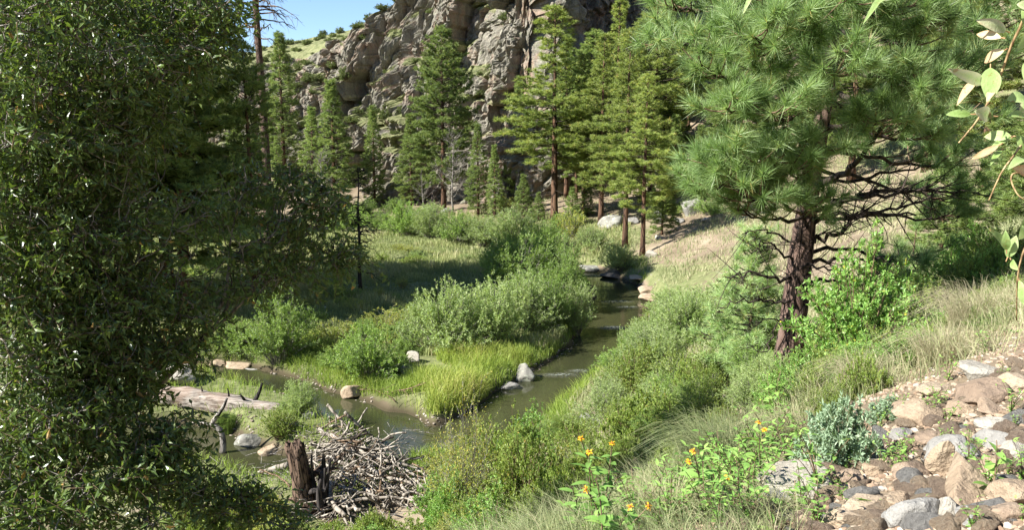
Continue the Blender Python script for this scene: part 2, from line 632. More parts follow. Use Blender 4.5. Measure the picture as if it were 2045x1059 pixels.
def river_d(X, Y):
    best = np.full(np.shape(X), 1e9)
    for line in (MAIN, POOL):
        for (ax, ay, aw), (bx, by, bw) in zip(line[:-1], line[1:]):
            dx, dy = bx - ax, by - ay
            t = np.clip(((X - ax) * dx + (Y - ay) * dy) / (dx * dx + dy * dy + 1e-9), 0, 1)
            d = np.hypot(X - ax - t * dx, Y - ay - t * dy) - (aw + t * (bw - aw))
            best = np.minimum(best, d)
    return best


def gz(X, Y, detail=True):
    X = np.asarray(X, dtype=np.float64)
    Y = np.asarray(Y, dtype=np.float64)
    sh = X.shape
    x = X.ravel() / _s
    y = Y.ravel() / _s
    z = np.empty(len(x))
    for a in range(0, len(x), 40000):
        xs, ys = x[a:a + 40000], y[a:a + 40000]
        r2 = (xs[:, None] - _A[None, :, 0]) ** 2 + (ys[:, None] - _A[None, :, 1]) ** 2
        z[a:a + 40000] = _k(r2) @ _sol[:_n] + _sol[_n] + _sol[_n + 1] * xs + _sol[_n + 2] * ys
    z = z.reshape(sh)
    z = 0.45 + np.logaddexp(0, (z - 0.45) * 3) / 3
    if detail:
        q = np.stack([X, Y, np.zeros(sh)], -1)
        r = np.hypot(X, Y)
        z = z + fbm(q * 0.35, 3, 5) * 0.12 * sm(3, 12, r) + fbm(q * 1.7, 3, 9) * 0.04 + fbm(q * 0.06, 2, 3) * 0.8 * sm(70, 110, r)
    d = river_d(X, Y)
    q = np.stack([X, Y, np.zeros(sh)], -1)
    d = d + fbm(q * 0.6, 3, 31) * 0.28
    k = sm(-0.9, 0.75, d)
    return -0.55 * (1 - k) + z * k


def gz1(x, y):
    return float(gz(np.array([x]), np.array([y]))[0])


_YS = np.concatenate([np.linspace(2.0, 20, 240), np.linspace(20.1, 160, 700)])


def G(px, py):
    """the ground point first met along a line of sight"""
    d = ray(px, py)
    X = d[0] / d[1] * _YS
    Zr = CAMZ + d[2] / d[1] * _YS
    z = gz(X, _YS)
    i = np.argmax(Zr < z)
    if not (Zr < z).any():
        i = len(_YS) - 1
    return np.array([X[i], _YS[i], z[i]])


def GY(px, Y):
    d = ray(px, 500)
    x = (px - W0 / 2) / F * Y / (cp_ + 0.0)
    # column direction does not depend on row only when level, good enough here
    x = d[0] / d[1] * Y
    return np.array([x, Y, gz1(x, Y)])


def build_ground():
    # polar sheet: fine near the viewer, reaching past the hills
    nr, na = 620, 560
    u = np.linspace(0, 1, nr)
    r = 0.6 * (700 / 0.6) ** u
    fr = np.linspace(-1, 1, na)
    th = fr * 0.62
    th = np.where(np.abs(fr) > 0.93, np.sign(fr) * (0.5766 + (np.abs(fr) - 0.93) / 0.07 * (math.pi - 0.5766)), th)
    Rr, Th = np.meshgrid(r, th, indexing='ij')
    X = Rr * np.sin(Th)
    Y = Rr * np.cos(Th)
    Z = gz(X, Y)
    far = sm(200, 500, Rr)
    Z = Z * (1 - far) + 8 * far
    V = np.stack([X, Y, Z], -1).reshape(-1, 3)
    i = np.arange(nr - 1)[:, None]
    j = np.arange(na - 1)[None]
    a = (i * na + j).ravel(); b = a + 1; c = a + na; d = c + 1
    f = np.concatenate([np.stack([a, d, b], 1), np.stack([a, c, d], 1)])
    # centre fan
    cv = np.array([[0, 0, gz1(0, 0)]])
    cf = np.stack([np.full(na - 1, len(V)), np.arange(na - 1), np.arange(1, na)], 1)
    V = np.vstack([V, cv])
    f = np.vstack([f, cf])
    x, y = V[:, 0], V[:, 1]
    rd = river_d(x, y)
    q = np.stack([x, y, V[:, 2]], -1)
    n1 = fbm(q * 0.12, 4, 71)
    # 0 = stony soil, 1 = green turf
    floor = (1 - sm(1.2, 3.0, V[:, 2])) * sm(16, 26, y)
    slope_r = sm(1.5, 3.5, V[:, 2]) * sm(22, 34, y) * (1 - sm(70, 82, y))
    g = 0.5 + 0.25 * n1
    g = np.maximum(g, floor * 0.95)
    g = g - slope_r * 0.12
    g = g - .6 * np.exp(-(((x - 11.5) / 5) ** 2 + ((y - 62) / 9) ** 2))
    back = sm(76, 90, y)
    g = g * (1 - back) + back * (0.25 + 0.4 * n1)
    near = (1 - sm(9, 13, np.hypot(x, y))) * sm(-0.5, 1.2, x)
    g = g * (1 - near)
    mud = 1 - sm(-.4, 0.3, rd)
    g = g * (1 - mud)
    mb = MB()
    mb.add(V, f, np.clip(g, 0, 1))
    t = NT('ground')
    co = t.coord('Object')
    n_big = t.noise(0.35, 5, 0.6, co)
    n_mid = t.noise(2.5, 6, 0.65, co)
    n_fine = t.noise(28, 5, 0.7, co)
    soil = t.ramp(n_big, [(0.3, (.15, .115, .078)), (0.55, (.25, .195, .135)), (0.75, (.34, .285, .20))])
    soil = t.mix(0.6, soil, t.ramp(n_fine, [(0.3, 0.45), (0.7, 1.25)]), 'MULTIPLY')
    turf = t.ramp(n_mid, [(0.3, (.10, .12, .045)), (0.5, (.17, .185, .08)), (0.75, (.27, .26, .13))])
    turf = t.mix(0.5, turf, t.ramp(n_fine, [(0.3, 0.5), (0.7, 1.25)]), 'MULTIPLY')
    m = t.math('ADD', t.attr('v'), t.math('MULTIPLY', t.math('SUBTRACT', n_mid, 0.5), 1.1))
    fac = t.ramp(m, [(0.42, 0.0), (0.6, 1.0)])
    col = t.mix(fac, soil, turf)
    # wet mud near the water line
    geo = t.n('ShaderNodeNewGeometry')
    sx = t.n('ShaderNodeSeparateXYZ')
    t.l(geo.outputs['Position'], sx.inputs[0])
    wet = t.ramp(sx.outputs[2], [(0.05, 0.0), (0.5, 1.0)])
    col = t.mix(wet, (.055, .045, .026), col)
    h = t.math('ADD', n_mid, t.math('MULTIPLY', n_fine, 0.4))
    p = t.principled(col, 0.95, 0.1, t.bump(h, 0.7, 0.08))
    o = mb.build('ground', t.done(p.outputs[0]))
    tag(o, kind='structure')


build_ground()


def build_water():
    t = NT('water')
    co = t.coord('Object', (1, 1, 1))
    n1 = t.noise(1.3, 4, 0.6, co, 0.6)
    n2 = t.noise(7.0, 3, 0.6, co)
    h = t.math('ADD', n1, t.math('MULTIPLY', n2, 0.25))
    big = t.noise(0.25, 3, 0.5, co)
    col = t.ramp(big, [(0.3, (.026, .030, .013)), (0.7, (.048, .048, .022))])
    p = t.principled(col, 0.035, 0.55, t.bump(h, 0.10, 0.10))
    p.inputs['IOR'].default_value = 1.33
    mb = MB()
    x0, x1, y0, y1 = -60, 16, 10, 80
    nx, ny = 60, 60
    gx, gy = np.meshgrid(np.linspace(x0, x1, nx), np.linspace(y0, y1, ny))
    V = np.stack([gx, gy, np.zeros_like(gx)], -1).reshape(-1, 3)
    i = np.arange(ny - 1)[:, None]; j = np.arange(nx - 1)[None]
    a = (i * nx + j).ravel()
    mb.add(V, np.concatenate([np.stack([a, a + 1, a + nx + 1], 1), np.stack([a, a + nx + 1, a + nx], 1)]), 0.5)
    o = mb.build('stream_water', t.done(p.outputs[0]))
    tag(o, kind='structure')


build_water()


def build_foam():
    """standing ripples and broken white water where the stream runs over stones"""
    t = NT('white_water')
    c = t.ramp(t.attr('v'), [(0.50, (.045, .045, .022)), (0.66, (.13, .14, .11)), (0.84, (.48, .50, .48))])
    m = t.done(t.principled(c, 0.12, 0.5).outputs[0])
    for k_, (px, py, rx, ry) in enumerate(((1118, 750, 1.2, .45), (1160, 742, .8, .4), (1235, 603, 1.5, .6), (1190, 552, 1.2, .6), (1255, 614, .9, .4), (1130, 815, .8, .3), (1225, 655, 1.0, .5))):
        c0 = P0(px, py)
        nx, ny = 90, 46
        u, w = np.meshgrid(np.linspace(-1, 1, nx), np.linspace(-1, 1, ny))
        X = c0[0] + u * rx; Y = c0[1] + w * ry
        q = np.stack([X * 5.5 + k_, Y * 9, 0 * X], -1)
        n = 1 - np.abs(fbm(q, 4, 60 + k_))
        fall = np.clip(1 - np.hypot(u, w) ** 2, 0, 1)
        z = -.012 + fall ** .6 * (.012 + .05 * n ** 2)
        v = np.clip(.30 + (n - .55) * .8 * fall + .12 * fall, 0, 1) * (fall > 0)
        i = np.arange(ny - 1)[:, None]; j = np.arange(nx - 1)[None]
        a = (i * nx + j).ravel()
        mb = MB()
        mb.add(np.stack([X, Y, z], -1).reshape(-1, 3), np.concatenate([np.stack([a, a + 1, a + nx + 1], 1), np.stack([a, a + nx + 1, a + nx], 1)]), v.ravel())
        o = mb.build('white_water', m)
        tag(o, kind='stuff', label='white riffle water breaking over stones in the stream', cat='water')


build_foam()

# ------------------------------------------------------------------ cliff
def build_cliff():
    base = [(-150, 160), (-100, 146), (-62, 136), (-44, 131), (-30, 124), (-18, 116), (-9, 111), (-3.5, 105), (2.2, 101), (5.0, 106), (7.0, 122), (12, 128), (20, 129), (30, 138), (46, 150), (90, 175)]
    path = smooth_path(np.array([(a, b, 0) for a, b in base]), 3000)[:, :2]
    seg = np.r_[0, np.cumsum(np.hypot(*np.diff(path, axis=0).T))]
    # denser columns where the photo looks
    wgt = np.where((path[:, 0] > -62) & (path[:, 0] < 26), 1.0, 0.18)
    cum = np.r_[0, np.cumsum(np.diff(seg) * wgt[1:])]
    NU, NV = 760, 330
    cu = np.linspace(0, cum[-1], NU)
    bx = np.interp(cu, cum, path[:, 0]); by = np.interp(cu, cum, path[:, 1]); ss = np.interp(cu, cum, seg)
    tx = np.gradient(bx); ty = np.gradient(by)
    tl_ = np.hypot(tx, ty)
    nx, ny = ty / tl_, -tx / tl_    # pointing to the valley
    # smooth the facing so that inner corners do not fold
    ker = np.ones(25) / 25
    nx = np.convolve(np.pad(nx, 12, 'edge'), ker, 'valid'); ny = np.convolve(np.pad(ny, 12, 'edge'), ker, 'valid')
    # rock height per column
    hx = np.array([-150, -100, -62, -45, -32, -27, -23.5, -20.5, -18, -12, -5, 3, 10, 20, 90])
    hh = np.array([17, 18, 19, 23, 27, 32, 38, 46, 54, 57, 58, 60, 62, 60, 60])
    Hr = np.interp(bx, hx, hh)
    gg = np.full(NU, 7.5)
    v = np.linspace(0, 1, NV)
    tr_ = np.clip(v / 0.86, 0, 1)
    tg = np.clip((v - 0.86) / 0.14, 0, 1)
    Z = tr_[None] * Hr[:, None] + tg[None] * gg[:, None]
    S = ss[:, None] + 0 * Z
    X0 = bx[:, None] + 0 * Z
    Y0 = by[:, None] + 0 * Z
    # slope of the face: gentler on the left part, near upright on the buttress
    lean = np.interp(bx, [-60, -35, -20, -8, -3, 4, 10], [1.0, .85, .6, .42, .22, .12, .12])[:, None]
    back = Z * lean + tg[None] * gg[:, None] * 1.8
    q = np.stack([S * 1.0, Z, Z * 0], -1)
    led = Z / 7.5 + fbm(np.stack([S * .09, Z * .05, 0 * Z], -1), 3, 61) * 1.4
    fr = led - np.floor(led)
    back = back + (np.floor(led) + sm(0.62, 1.0, fr) - led) * 3.4 * np.clip(lean * 1.6, .25, 1) * (1 - tg[None])
    # pillars and buttresses
    warp = fbm(np.stack([S * .12, Z * .08, 0 * Z + 3], -1), 3, 8) * 4.0
    wz = fbm(np.stack([S * .16, Z * .10, 0 * Z + 30], -1), 3, 9) * 5.0
    w2_ = fbm(np.stack([S * .8, Z * .5, 0 * Z + 40], -1), 3, 10)

    def blocks(cs, cz, seed, crack, depth, step):
        a1, a2, c_ = worley(np.stack([(S + warp * .8 + w2_ * cs * .12) / cs, (Z + wz + w2_ * cs * .2) / cz, 0 * Z + seed], -1), seed)
        return np.clip((a2 - a1) / crack, 0, 1) ** .6 * depth + (c_ - .5) * step + .18 * step * np.sin(a1 * 3 + c_ * 20)
    pil = blocks(8.5, 34, 12, .16, 1.6, 4.6)
    pil2 = blocks(3.4, 12, 22, .14, .7, 2.3)
    pil3 = blocks(1.3, 3.2, 32, .16, .3, .85) + blocks(.62, 1.1, 33, .2, .12, .32)
    rough = fbm(np.stack([S * .9, Z * .7, 0 * Z + 6], -1), 5, 44, .6) * .4
    fade = (1 - tg[None]) * np.clip((Hr[:, None] - Z) / 2 + .45, .3, 1)
    disp = (pil * np.interp(bx, [-60, -30, 0, 20], [.55, .8, 1.05, 1])[:, None] + pil2 + pil3 + rough) * fade
    disp = disp + fbm(np.stack([S * .2, Z * .2, 0 * Z + 2], -1), 3, 54) * .8
    out = disp - back
    X = X0 + nx[:, None] * out
    Y = Y0 + ny[:, None] * out
    Z = Z + fbm(np.stack([S * .25, Z * .3, 0 * Z + 7], -1), 3, 77) * .9 * (0.3 + fade) + 0.0
    # base reaches under the ground
    Z[:, 0] = -4
    V = np.stack([X, Y, Z], -1)
    # facing, on a coarser scale, tells where soil can lie
    du = np.gradient(V, axis=0); dv = np.gradient(V, axis=1)
    nrm = norm(np.cross(du, dv))
    upz = np.abs(nrm[..., 2])
    k2 = np.ones(7) / 7
    for ax in (0, 1):
        upz = np.apply_along_axis(lambda m: np.convolve(np.pad(m, 3, 'edge'), k2, 'valid'), ax, upz)
    gm = sm(.50, .70, upz + fbm(np.stack([S * .15, Z * .15, 0 * Z], -1), 3, 91) * .16)
    leftish = np.interp(bx, [-60, -30, -10, 2], [.95, .85, .7, .4])[:, None]
    gm = np.clip(gm * leftish + tg[None] * 1.0, 0, 1)
    i = np.arange(NU - 1)[:, None]; j = np.arange(NV - 1)[None]
    a = (i * NV + j).ravel()
    f = np.concatenate([np.stack([a, a + NV, a + NV + 1], 1), np.stack([a, a + NV + 1, a + 1], 1)])
    mb = MB()
    mb.add(V.reshape(-1, 3), f, gm.ravel())
    t = NT('cliff_rock')
    co = t.coord('Object', (1, 1, .45))
    co2 = t.coord('Object')
    nb = t.noise(.09, 4, .6, co2, .5)
    nm = t.noise(.9, 6, .66, co, .8)
    nf = t.noise(5, 6, .72, co2)
    grey = t.ramp(nm, [(0.25, (.095, .085, .065)), (0.5, (.225, .205, .165)), (0.75, (.36, .335, .275))])
    pink = t.ramp(nm, [(0.25, (.13, .085, .062)), (0.5, (.29, .205, .15)), (0.8, (.40, .31, .245))])
    nb2 = t.noise(.22, 5, .7, co2, 1.0)
    rock = t.mix(t.ramp(nb2, [(0.5, 0.0), (0.62, .85)]), grey, pink)
    rock = t.mix(.65, rock, t.ramp(nf, [(0.3, .35), (0.65, 1.2)]), 'MULTIPLY')
    lich = t.noise(1.9, 5, .7, co2)
    rock = t.mix(t.ramp(lich, [(0.54, 0.0), (0.66, .6)]), rock, (.22, .24, .14))
    green = t.ramp(t.noise(1.4, 5, .7, co2), [(0.35, (.10, .12, .05)), (0.5, (.19, .20, .09)), (0.7, (.30, .28, .16))])
    m = t.math('ADD', t.attr('v'), t.math('MULTIPLY', t.math('SUBTRACT', nf, .5), .9))
    col = t.mix(t.ramp(m, [(0.42, 0.0), (0.62, 1.0)]), rock, green)
    h = t.math('ADD', nm, t.math('MULTIPLY', nf, .4))
    p = t.principled(col, .92, .12, t.bump(h, .9, .5))
    o = mb.build('cliff', t.done(p.outputs[0]), None, False)
    tag(o, kind='structure')
    return V, upz, nrm, gm


CV, CUP, CN, CG = build_cliff()

# ------------------------------------------------------------------ pines
def tuft(mb, o, ax, n, L, Wd, rng, vb, spread=1.0, back=.10):
    """needle brushes: o (N,3) tips, ax (N,3) axes, n needles each"""
    N = len(o)
    ax = norm(ax)
    A = np.repeat(ax, n, 0)
    O = np.repeat(o, n, 0) - A * rng.uniform(0, back, (N * n, 1))
    D = norm(A * rng.uniform(.35, 1.0, (N * n, 1)) + runit(rng, N * n) * spread)
    ll = L * rng.uniform(.7, 1.1, N * n)
    vv = np.clip(np.repeat(vb, n) + rng.normal(0, .17, N * n), 0, 1)
    needles(mb, O, D, ll, Wd, rng, vv)


def pine(H, cb, R, nb, seed, needle='needle_far', bark='bark_far', r0=.28, nn=16, nL=.30, nW=.030, prof='cone', dead=6, lean=0.0, name='pine_tree', tuftd=.42, upb=0.0, vshift=0.0):
    rng = np.random.default_rng(seed)
    K = 16
    hs = np.linspace(0, 1, K)
    wob = np.cumsum(rng.normal(0, .012 * H / K * 2, (K, 2)), 0) * hs[:, None]
    tp = np.stack([wob[:, 0] + lean * H * hs ** 1.3, wob[:, 1], hs * H], 1)
    rad = r0 * ((1 - hs) ** .75 * .93 + .05) * (1 + .35 * np.exp(-hs * 28))
    root = empty(name)
    mt = MB()
    tubes(mt, tp, rad, 9, .5)
    trunk = mt.build('trunk', M[bark], root)
    mbr, mf = MB(), MB()

    def tat(h):
        return np.array([np.interp(h, hs, tp[:, 0]), np.interp(h, hs, tp[:, 1]), h * H])
    BP, BR, SP, SR, TO, TA, TV = [], [], [], [], [], [], []
    for i in range(nb):
        u = (i + rng.uniform(0, 1)) / nb
        h = cb + (1 - cb) * (u ** .9) * .985
        az = i * 2.39996 + rng.uniform(-.5, .5)
        t_ = (h - cb) / (1 - cb)
        if prof == 'cone':
            pr = (1 - t_) ** .8 * (.55 + .45 * min(1, t_ * 5))
        elif prof == 'round':
            pr = (max(0.0, 1 - t_ ** 2.6)) ** .8 * (.5 + .5 * min(1, t_ * 3.5))
        else:
            pr = (1 - t_) ** .55 * (.7 + .3 * math.sin(t_ * 9 + seed))
        ln = max(.25, R * pr * rng.uniform(.62, 1.12))
        el = math.radians(-18 + 62 * t_ ** 1.2 + rng.uniform(-10, 10)) + upb
        d = np.array([math.cos(az) * math.cos(el), math.sin(az) * math.cos(el), math.sin(el)])
        s = tat(h)
        mid = s + d * ln * .55
        e = s + d * ln + np.array([0, 0, ln * rng.uniform(.05, .28)])
        path = bez(s, mid, e, 7)
        BP.append(path)
        BR.append((r0 * .18 * (ln / R) + .018) * np.linspace(1, .2, 7))
        ns = max(2, int(ln / tuftd * 1.7))
        for k in range(ns):
            tt = .28 + .72 * (k + rng.uniform(.2, .8)) / ns
            if t_ < .1:
                tt = max(tt, .5)
            b0 = np.array([np.interp(tt, np.linspace(0, 1, 7), path[:, c_]) for c_ in range(3)])
            sd = np.cross(d, [0, 0, 1.0]); sd = sd / (np.linalg.norm(sd) + 1e-6)
            sgn = 1 if k % 2 else -1
            dd = norm(d * .8 + sd * sgn * rng.uniform(.4, 1.1) + np.array([0, 0, rng.uniform(-.05, .55)]))
            sl = (ln * .36 * (1.15 - tt) + tuftd * .45) * rng.uniform(.6, 1.15)
            b1 = b0 + dd * sl + np.array([0, 0, sl * .15])
            SP.append(np.stack([b0, (b0 + b1) / 2 - np.array([0, 0, .02]), b1]))
            SR.append([.016, .012, .006])
            nt = max(1, int(sl / (tuftd * .55)))
            for m_ in range(nt):
                w_ = 1 - m_ * .42 / nt * 1.4
                TO.append(b0 + (b1 - b0) * w_ + rng.normal(0, .07, 3))
                TA.append(dd * .7 + np.array([0, 0, .55]) + rng.normal(0, .35, 3))
                TV.append(.3 + .35 * rng.uniform() + .15 * (w_ - .5))
        TO.append(e); TA.append(d + np.array([0, 0, .5])); TV.append(.6)
    TO.append(np.array([tp[-1, 0], tp[-1, 1], H])); TA.append(np.array([0, 0, 1.0])); TV.append(.6)
    # dead stubs below the crown
    for i in range(dead):
        h = cb * rng.uniform(.35, 1.0)
        az = rng.uniform(0, 6.28)
        ln = R * rng.uniform(.15, .55)
        d = np.array([math.cos(az), math.sin(az), rng.uniform(-.35, .15)])
        s = tat(h)
        BP.append(bez(s, s + d * ln * .5, s + d * ln + np.array([0, 0, rng.uniform(-.2, .25) * ln]), 7))
        BR.append(.03 * np.linspace(1, .25, 7))
    tubes(mbr, np.array(BP), np.array(BR), 4, .5, False)
    tubes(mbr, np.array(SP), np.array(SR), 3, .5, False)
    br = mbr.build('branches', M['bark_dark'] if bark != 'bark_pine' else M['bark_dark'], root)
    tuft(mf, np.array(TO), np.array(TA), nn, nL, nW, rng, np.array(TV) + vshift, .95)
    mf.build('crown', M[needle], root, smooth=False)
    tag(root, 'green pine tree', 'pine tree', 'pines of the valley')
    return Kind(root)


PK = {
    'tall': pine(21, .20, 3.4, 125, 1, prof='cone', r0=.21, nn=34, nW=.042, nL=.34),
    'dense': pine(20, .16, 3.5, 165, 2, prof='round', r0=.24, nn=36, nW=.042, nL=.34),
    'slim': pine(13, .08, 1.9, 170, 3, prof='cone', r0=.17, dead=4, nn=32, nW=.038),
    'broad': pine(22, .20, 5.2, 150, 4, needle='needle_yel', prof='wild', r0=.25, nn=36, nW=.045, nL=.36, dead=12),
    'gappy': pine(21, .28, 4.6, 118, 5, needle='needle_yel', prof='wild', r0=.23, nn=36, nW=.042, nL=.36, dead=12),
    'young': pine(6.5, .08, 1.6, 120, 6, prof='cone', r0=.09, dead=2, nn=30, nW=.026, nL=.26, tuftd=.3),
    'sapling': pine(3, .05, .95, 80, 16, needle='needle_near', prof='cone', r0=.05, dead=2, nn=60, nW=.0075, nL=.17, tuftd=.16, vshift=.1),
    'dark': pine(22, .18, 5.0, 135, 7, prof='wild', r0=.28, nn=36, nW=.042, nL=.36, dead=10),
}
GP = 'pines standing below the cliff'
GH = 'pines on the right hillside'


def put_pine(kind, px, py, top, Y, label, group=GP, rz=None, wide=1.0, seed=0, drop=.15):
    """base seen at (px,py), tip at row top"""
    g = P(px, py, Y)
    z = gz1(g[0], g[1])
    tz = P(px, top, Y)[2]
    k = PK[kind]
    Hs = {'tall': 21, 'dense': 20, 'slim': 13, 'sapling': 3, 'broad': 22, 'gappy': 21, 'young': 6.5, 'dark': 22}[kind]
    s = (tz - z + drop) / Hs
    rng = random.Random(int(px * 7 + py))
    wide *= 1.15 if kind in ('slim', 'young', 'sapling', 'dark') else 1.38
    return k.put((g[0], Y, z - drop), (s * wide, s * wide, s), rng.uniform(0, 6.28) if rz is None else rz, label, group)


put_pine('slim', 668, 402, 160, 104, 'green pine with tapering crown left of the narrow dark pine, at the cliff foot', wide=1.25)
put_pine('slim', 748, 396, 212, 108, 'narrow dark pine standing alone between two wider pines at the cliff foot', wide=1.0)
put_pine('slim', 822, 404, 228, 104, 'blue green cone shaped pine just left of the tall dense pine', wide=1.35)
put_pine('dense', 886, 412, 52, 96, 'tall dense pine with red trunk rising in front of the cliff', wide=.86)
put_pine('slim', 955, 432, 248, 90, 'pale green cone shaped pine right of the bare grey tree', wide=1.1)
put_pine('slim', 988, 436, 290, 88, 'short pine touching the right side of the pale cone shaped pine', wide=1.05)
put_pine('slim', 1035, 388, 168, 100, 'slim pine standing against the black shadow of the cliff', wide=.95)
put_pine('gappy', 1107, 448, 15, 82, 'tallest pine with a long bare dark orange trunk in front of the shaded cliff', wide=1.2)
put_pine('tall', 1130, 415, 70, 96, 'pine with reddish trunk close behind the tallest bare trunked pine')
put_pine('tall', 1150, 418, 150, 94, 'smaller pine in the gap right of the tallest pine')
put_pine('broad', 1200, 452, 70, 79, 'broad yellowish pine whose bare trunk stands left of the boulders')
put_pine('gappy', 1248, 497, 60, 66, 'pine with bright orange trunk beside the stream bend', wide=.9)
put_pine('gappy', 1283, 514, 150, 62, 'pine with straight brown trunk in front, next to the white boulder', rz=2.0)
put_pine('broad', 1300, 400, -70, 88, 'very tall wide pine with dark trunk rising past the top of the picture', GH)
put_pine('tall', 1375, 242, 20, 104, 'pine with short orange trunk on bare red soil high on the slope', GH)
put_pine('young', 1322, 462, 330, 70, 'small pine with orange trunk beside the round grey boulder', GH, wide=1.1)
put_pine('dark', 1425, 400, 110, 84, 'dark pine left of the big near pine, shading the hillside', GH, wide=.8)
put_pine('dark', 1350, 380, 80, 92, 'bushy pine behind the small orange trunked pine', GH, wide=.7)
put_pine('tall', 1447, 330, 60, 96, 'slender pine half hidden above the left branches of the near pine', GH)
put_pine('dark', 1510, 360, -40, 84, 'large dark pine behind the crown of the near pine', GH)
put_pine('broad', 1230, 420, 0, 98, 'pine filling the gap under the cliff above the boulders', GH, wide=.9)
put_pine('dense', 1700, 350, -120, 70, 'pine far behind the right branches of the near pine', GH)
put_pine('dense', 1850, 330, -160, 66, 'pine behind the hanging leaves at the upper right', GH)
put_pine('broad', 1960, 420, -200, 46, 'dark pine at the right edge beyond the slope', GH)
put_pine('young', 1985, 480, 235, 21, 'bushy dark pine close behind the hanging leaves', GH, wide=1.35)
put_pine('young', 1880, 480, 300, 24, 'bushy dark pine between the near pine limbs and the hanging leaves', GH, wide=1.3)
put_pine('young', 2060, 480, 180, 18, 'dark pine cut by the right edge', GH, wide=1.4)
put_pine('dense', 1330, 330, 20, 106, 'pine high on the slope left of the short orange trunk', GH, wide=1.1)
put_pine('broad', 1420, 330, -20, 108, 'pine high on the slope right of the short orange trunk', GH, wide=1.1)
put_pine('dense', 1180, 400, 60, 102, 'pine in the deep gap behind the broad yellowish one', GH, wide=1.1)
put_pine('slim', 1345, 420, 230, 84, 'slim pine above the round grey boulder', GH, wide=1.2)
put_pine('slim', 1395, 425, 250, 80, 'slim shaded pine right of the round grey boulder', GH, wide=1.3)
put_pine('dense', 1600, 330, -100, 88, 'pine hidden behind the trunk line of the near pine', GH)
put_pine('broad', 1780, 300, -150, 90, 'pine on the ridge behind the upper right branches', GH)
put_pine('dense', 1475, 380, 90, 80, 'dark pine just beyond the lower left boughs of the near pine', GH, wide=1.1)
put_pine('dark', 1560, 350, 60, 84, 'pine seen between the near trunk and the left boughs', GH)
put_pine('dense', 1650, 330, 40, 88, 'pine on the slope behind the bare limbs', GH, wide=1.1)
put_pine('gappy', 1165, 440, 110, 84, 'open crowned pine right behind the tallest bare trunk', wide=.9)
put_pine('tall', 1325, 400, 130, 90, 'pine in the middle of the stand left of the bare red soil', GH, wide=1.1)
put_pine('young', 1046, 446, 350, 86, 'small young pine left of the tallest bare trunk', wide=1.1)
put_pine('young', 1075, 440, 385, 84, 'little pine bush at the foot of the tallest pine', wide=1.2)
put_pine('young', 1143, 448, 375, 80, 'young pine right of the tallest bare trunk', wide=1.1)
put_pine('young', 1172, 440, 360, 84, 'young pine with thin stem between the tallest pine and the boulders')
put_pine('young', 1915, 498, 395, 24, 'young dark pine standing on the open hillside at right', GH, wide=1.25)
put_pine('sapling', 1500, 650, 465, 13.0, 'bright green pine sapling left of the near pine trunk', GH, wide=1.1)
put_pine('young', 1160, 395, 300, 100, 'young pine high behind the trunks at the slope foot')
put_pine('slim', 628, 408, 215, 106, 'pale pine nearest the willow leaves at the cliff foot', wide=1.2)
put_pine('slim', 566, 300, 66, 120, 'small pine on the ridge shoulder beside the dead top', wide=1.1)
put_pine('slim', 1065, 380, 235, 102, 'narrow pine in front of the shaded recess of the cliff')
# pines to the left, behind the willow
put_pine('dark', 512, 600, 84, 46, 'dark spreading pine crown just right of the willow top', 'pines left of the meadow', wide=.95, rz=1.0)
GL = 'pines left of the meadow'
put_pine('dark', 372, 600, -60, 44, 'big dark pine seen through the willow leaves at left', GL, wide=1.35, rz=.6)
for i, (px, Y, Hh, w_) in enumerate(((250, 44, 22, 1), (110, 41, 21, 1), (-10, 45, 23, 1.), (330, 46, 23, 1.0), (290, 47, 25, 1.0), (180, 46, 23, .9), (480, 88, 17, .9), (380, 78, 18, .8), (250, 84, 20, 1), (120, 92, 20, 1), (20, 80, 22, 1.), (-120, 48, 24, 1), (560, 100, 13, .8), (-60, 42, 24, 1))):
    o = put_pine(['dark', 'dense', 'tall'][i % 3], px, 500, 500 - Hh * F / Y, Y, 'tall pine mostly hidden behind the willow leaves at left', GL, wide=w_)


def dead_top(px, py, Y, toprow, label):
    rng = np.random.default_rng(77)
    g = P(px, py, Y)
    z0 = gz1(g[0], g[1])
    tz = P(px, toprow, Y)[2]
    root = empty('dead_pine', (g[0], Y, z0))
    Hh = tz - z0
    hs = np.linspace(0, 1, 14)
    tp = np.stack([np.sin(hs * 5) * .15, hs * 0, hs * Hh - .2], 1)
    mb = MB()
    tubes(mb, tp, .34 * (1 - hs * .5), 9)
    mb.build('trunk', M['bark_pine'], root)
    mb = MB()
    BP, BR, SP, SR = [], [], [], []
    for i in range(64):
        h = rng.uniform(.70, 1.0)
        az = rng.uniform(0, 6.28)
        ln = rng.uniform(1.5, 5.0)
        d = np.array([math.cos(az), math.sin(az) * .8, rng.uniform(-.1, .5)])
        s = np.array([0, 0, h * Hh])
        p_ = bez(s, s + d * ln * .6 + np.array([0, 0, .25]), s + d * ln + np.array([0, 0, -ln * rng.uniform(.1, .35)]), 9)
        p_[1:-1] += rng.normal(0, .05, (7, 3))
        BP.append(p_); BR.append(.06 * np.linspace(1, .25, 9))
        for k in range(9):
            t0 = rng.integers(3, 9)
            b0 = p_[t0]
            e = b0 + rng.normal(0, .28, 3) + d * .3 + np.array([0, 0, -.35])
            SP.append(bez(b0, (b0 + e) / 2 + rng.normal(0, .08, 3), e, 5)); SR.append(.014 * np.linspace(1, .4, 5))
    tubes(mb, np.array(BP), np.array(BR), 5, .5, False)
    tubes(mb, np.array(SP), np.array(SR), 3, .5, False)
    mb.build('branches', M['twig_brown'], root)
    tag(root, label, 'dead tree')


dead_top(538, 560, 60, -120, 'dead pine top with bare crooked branches against the blue sky')


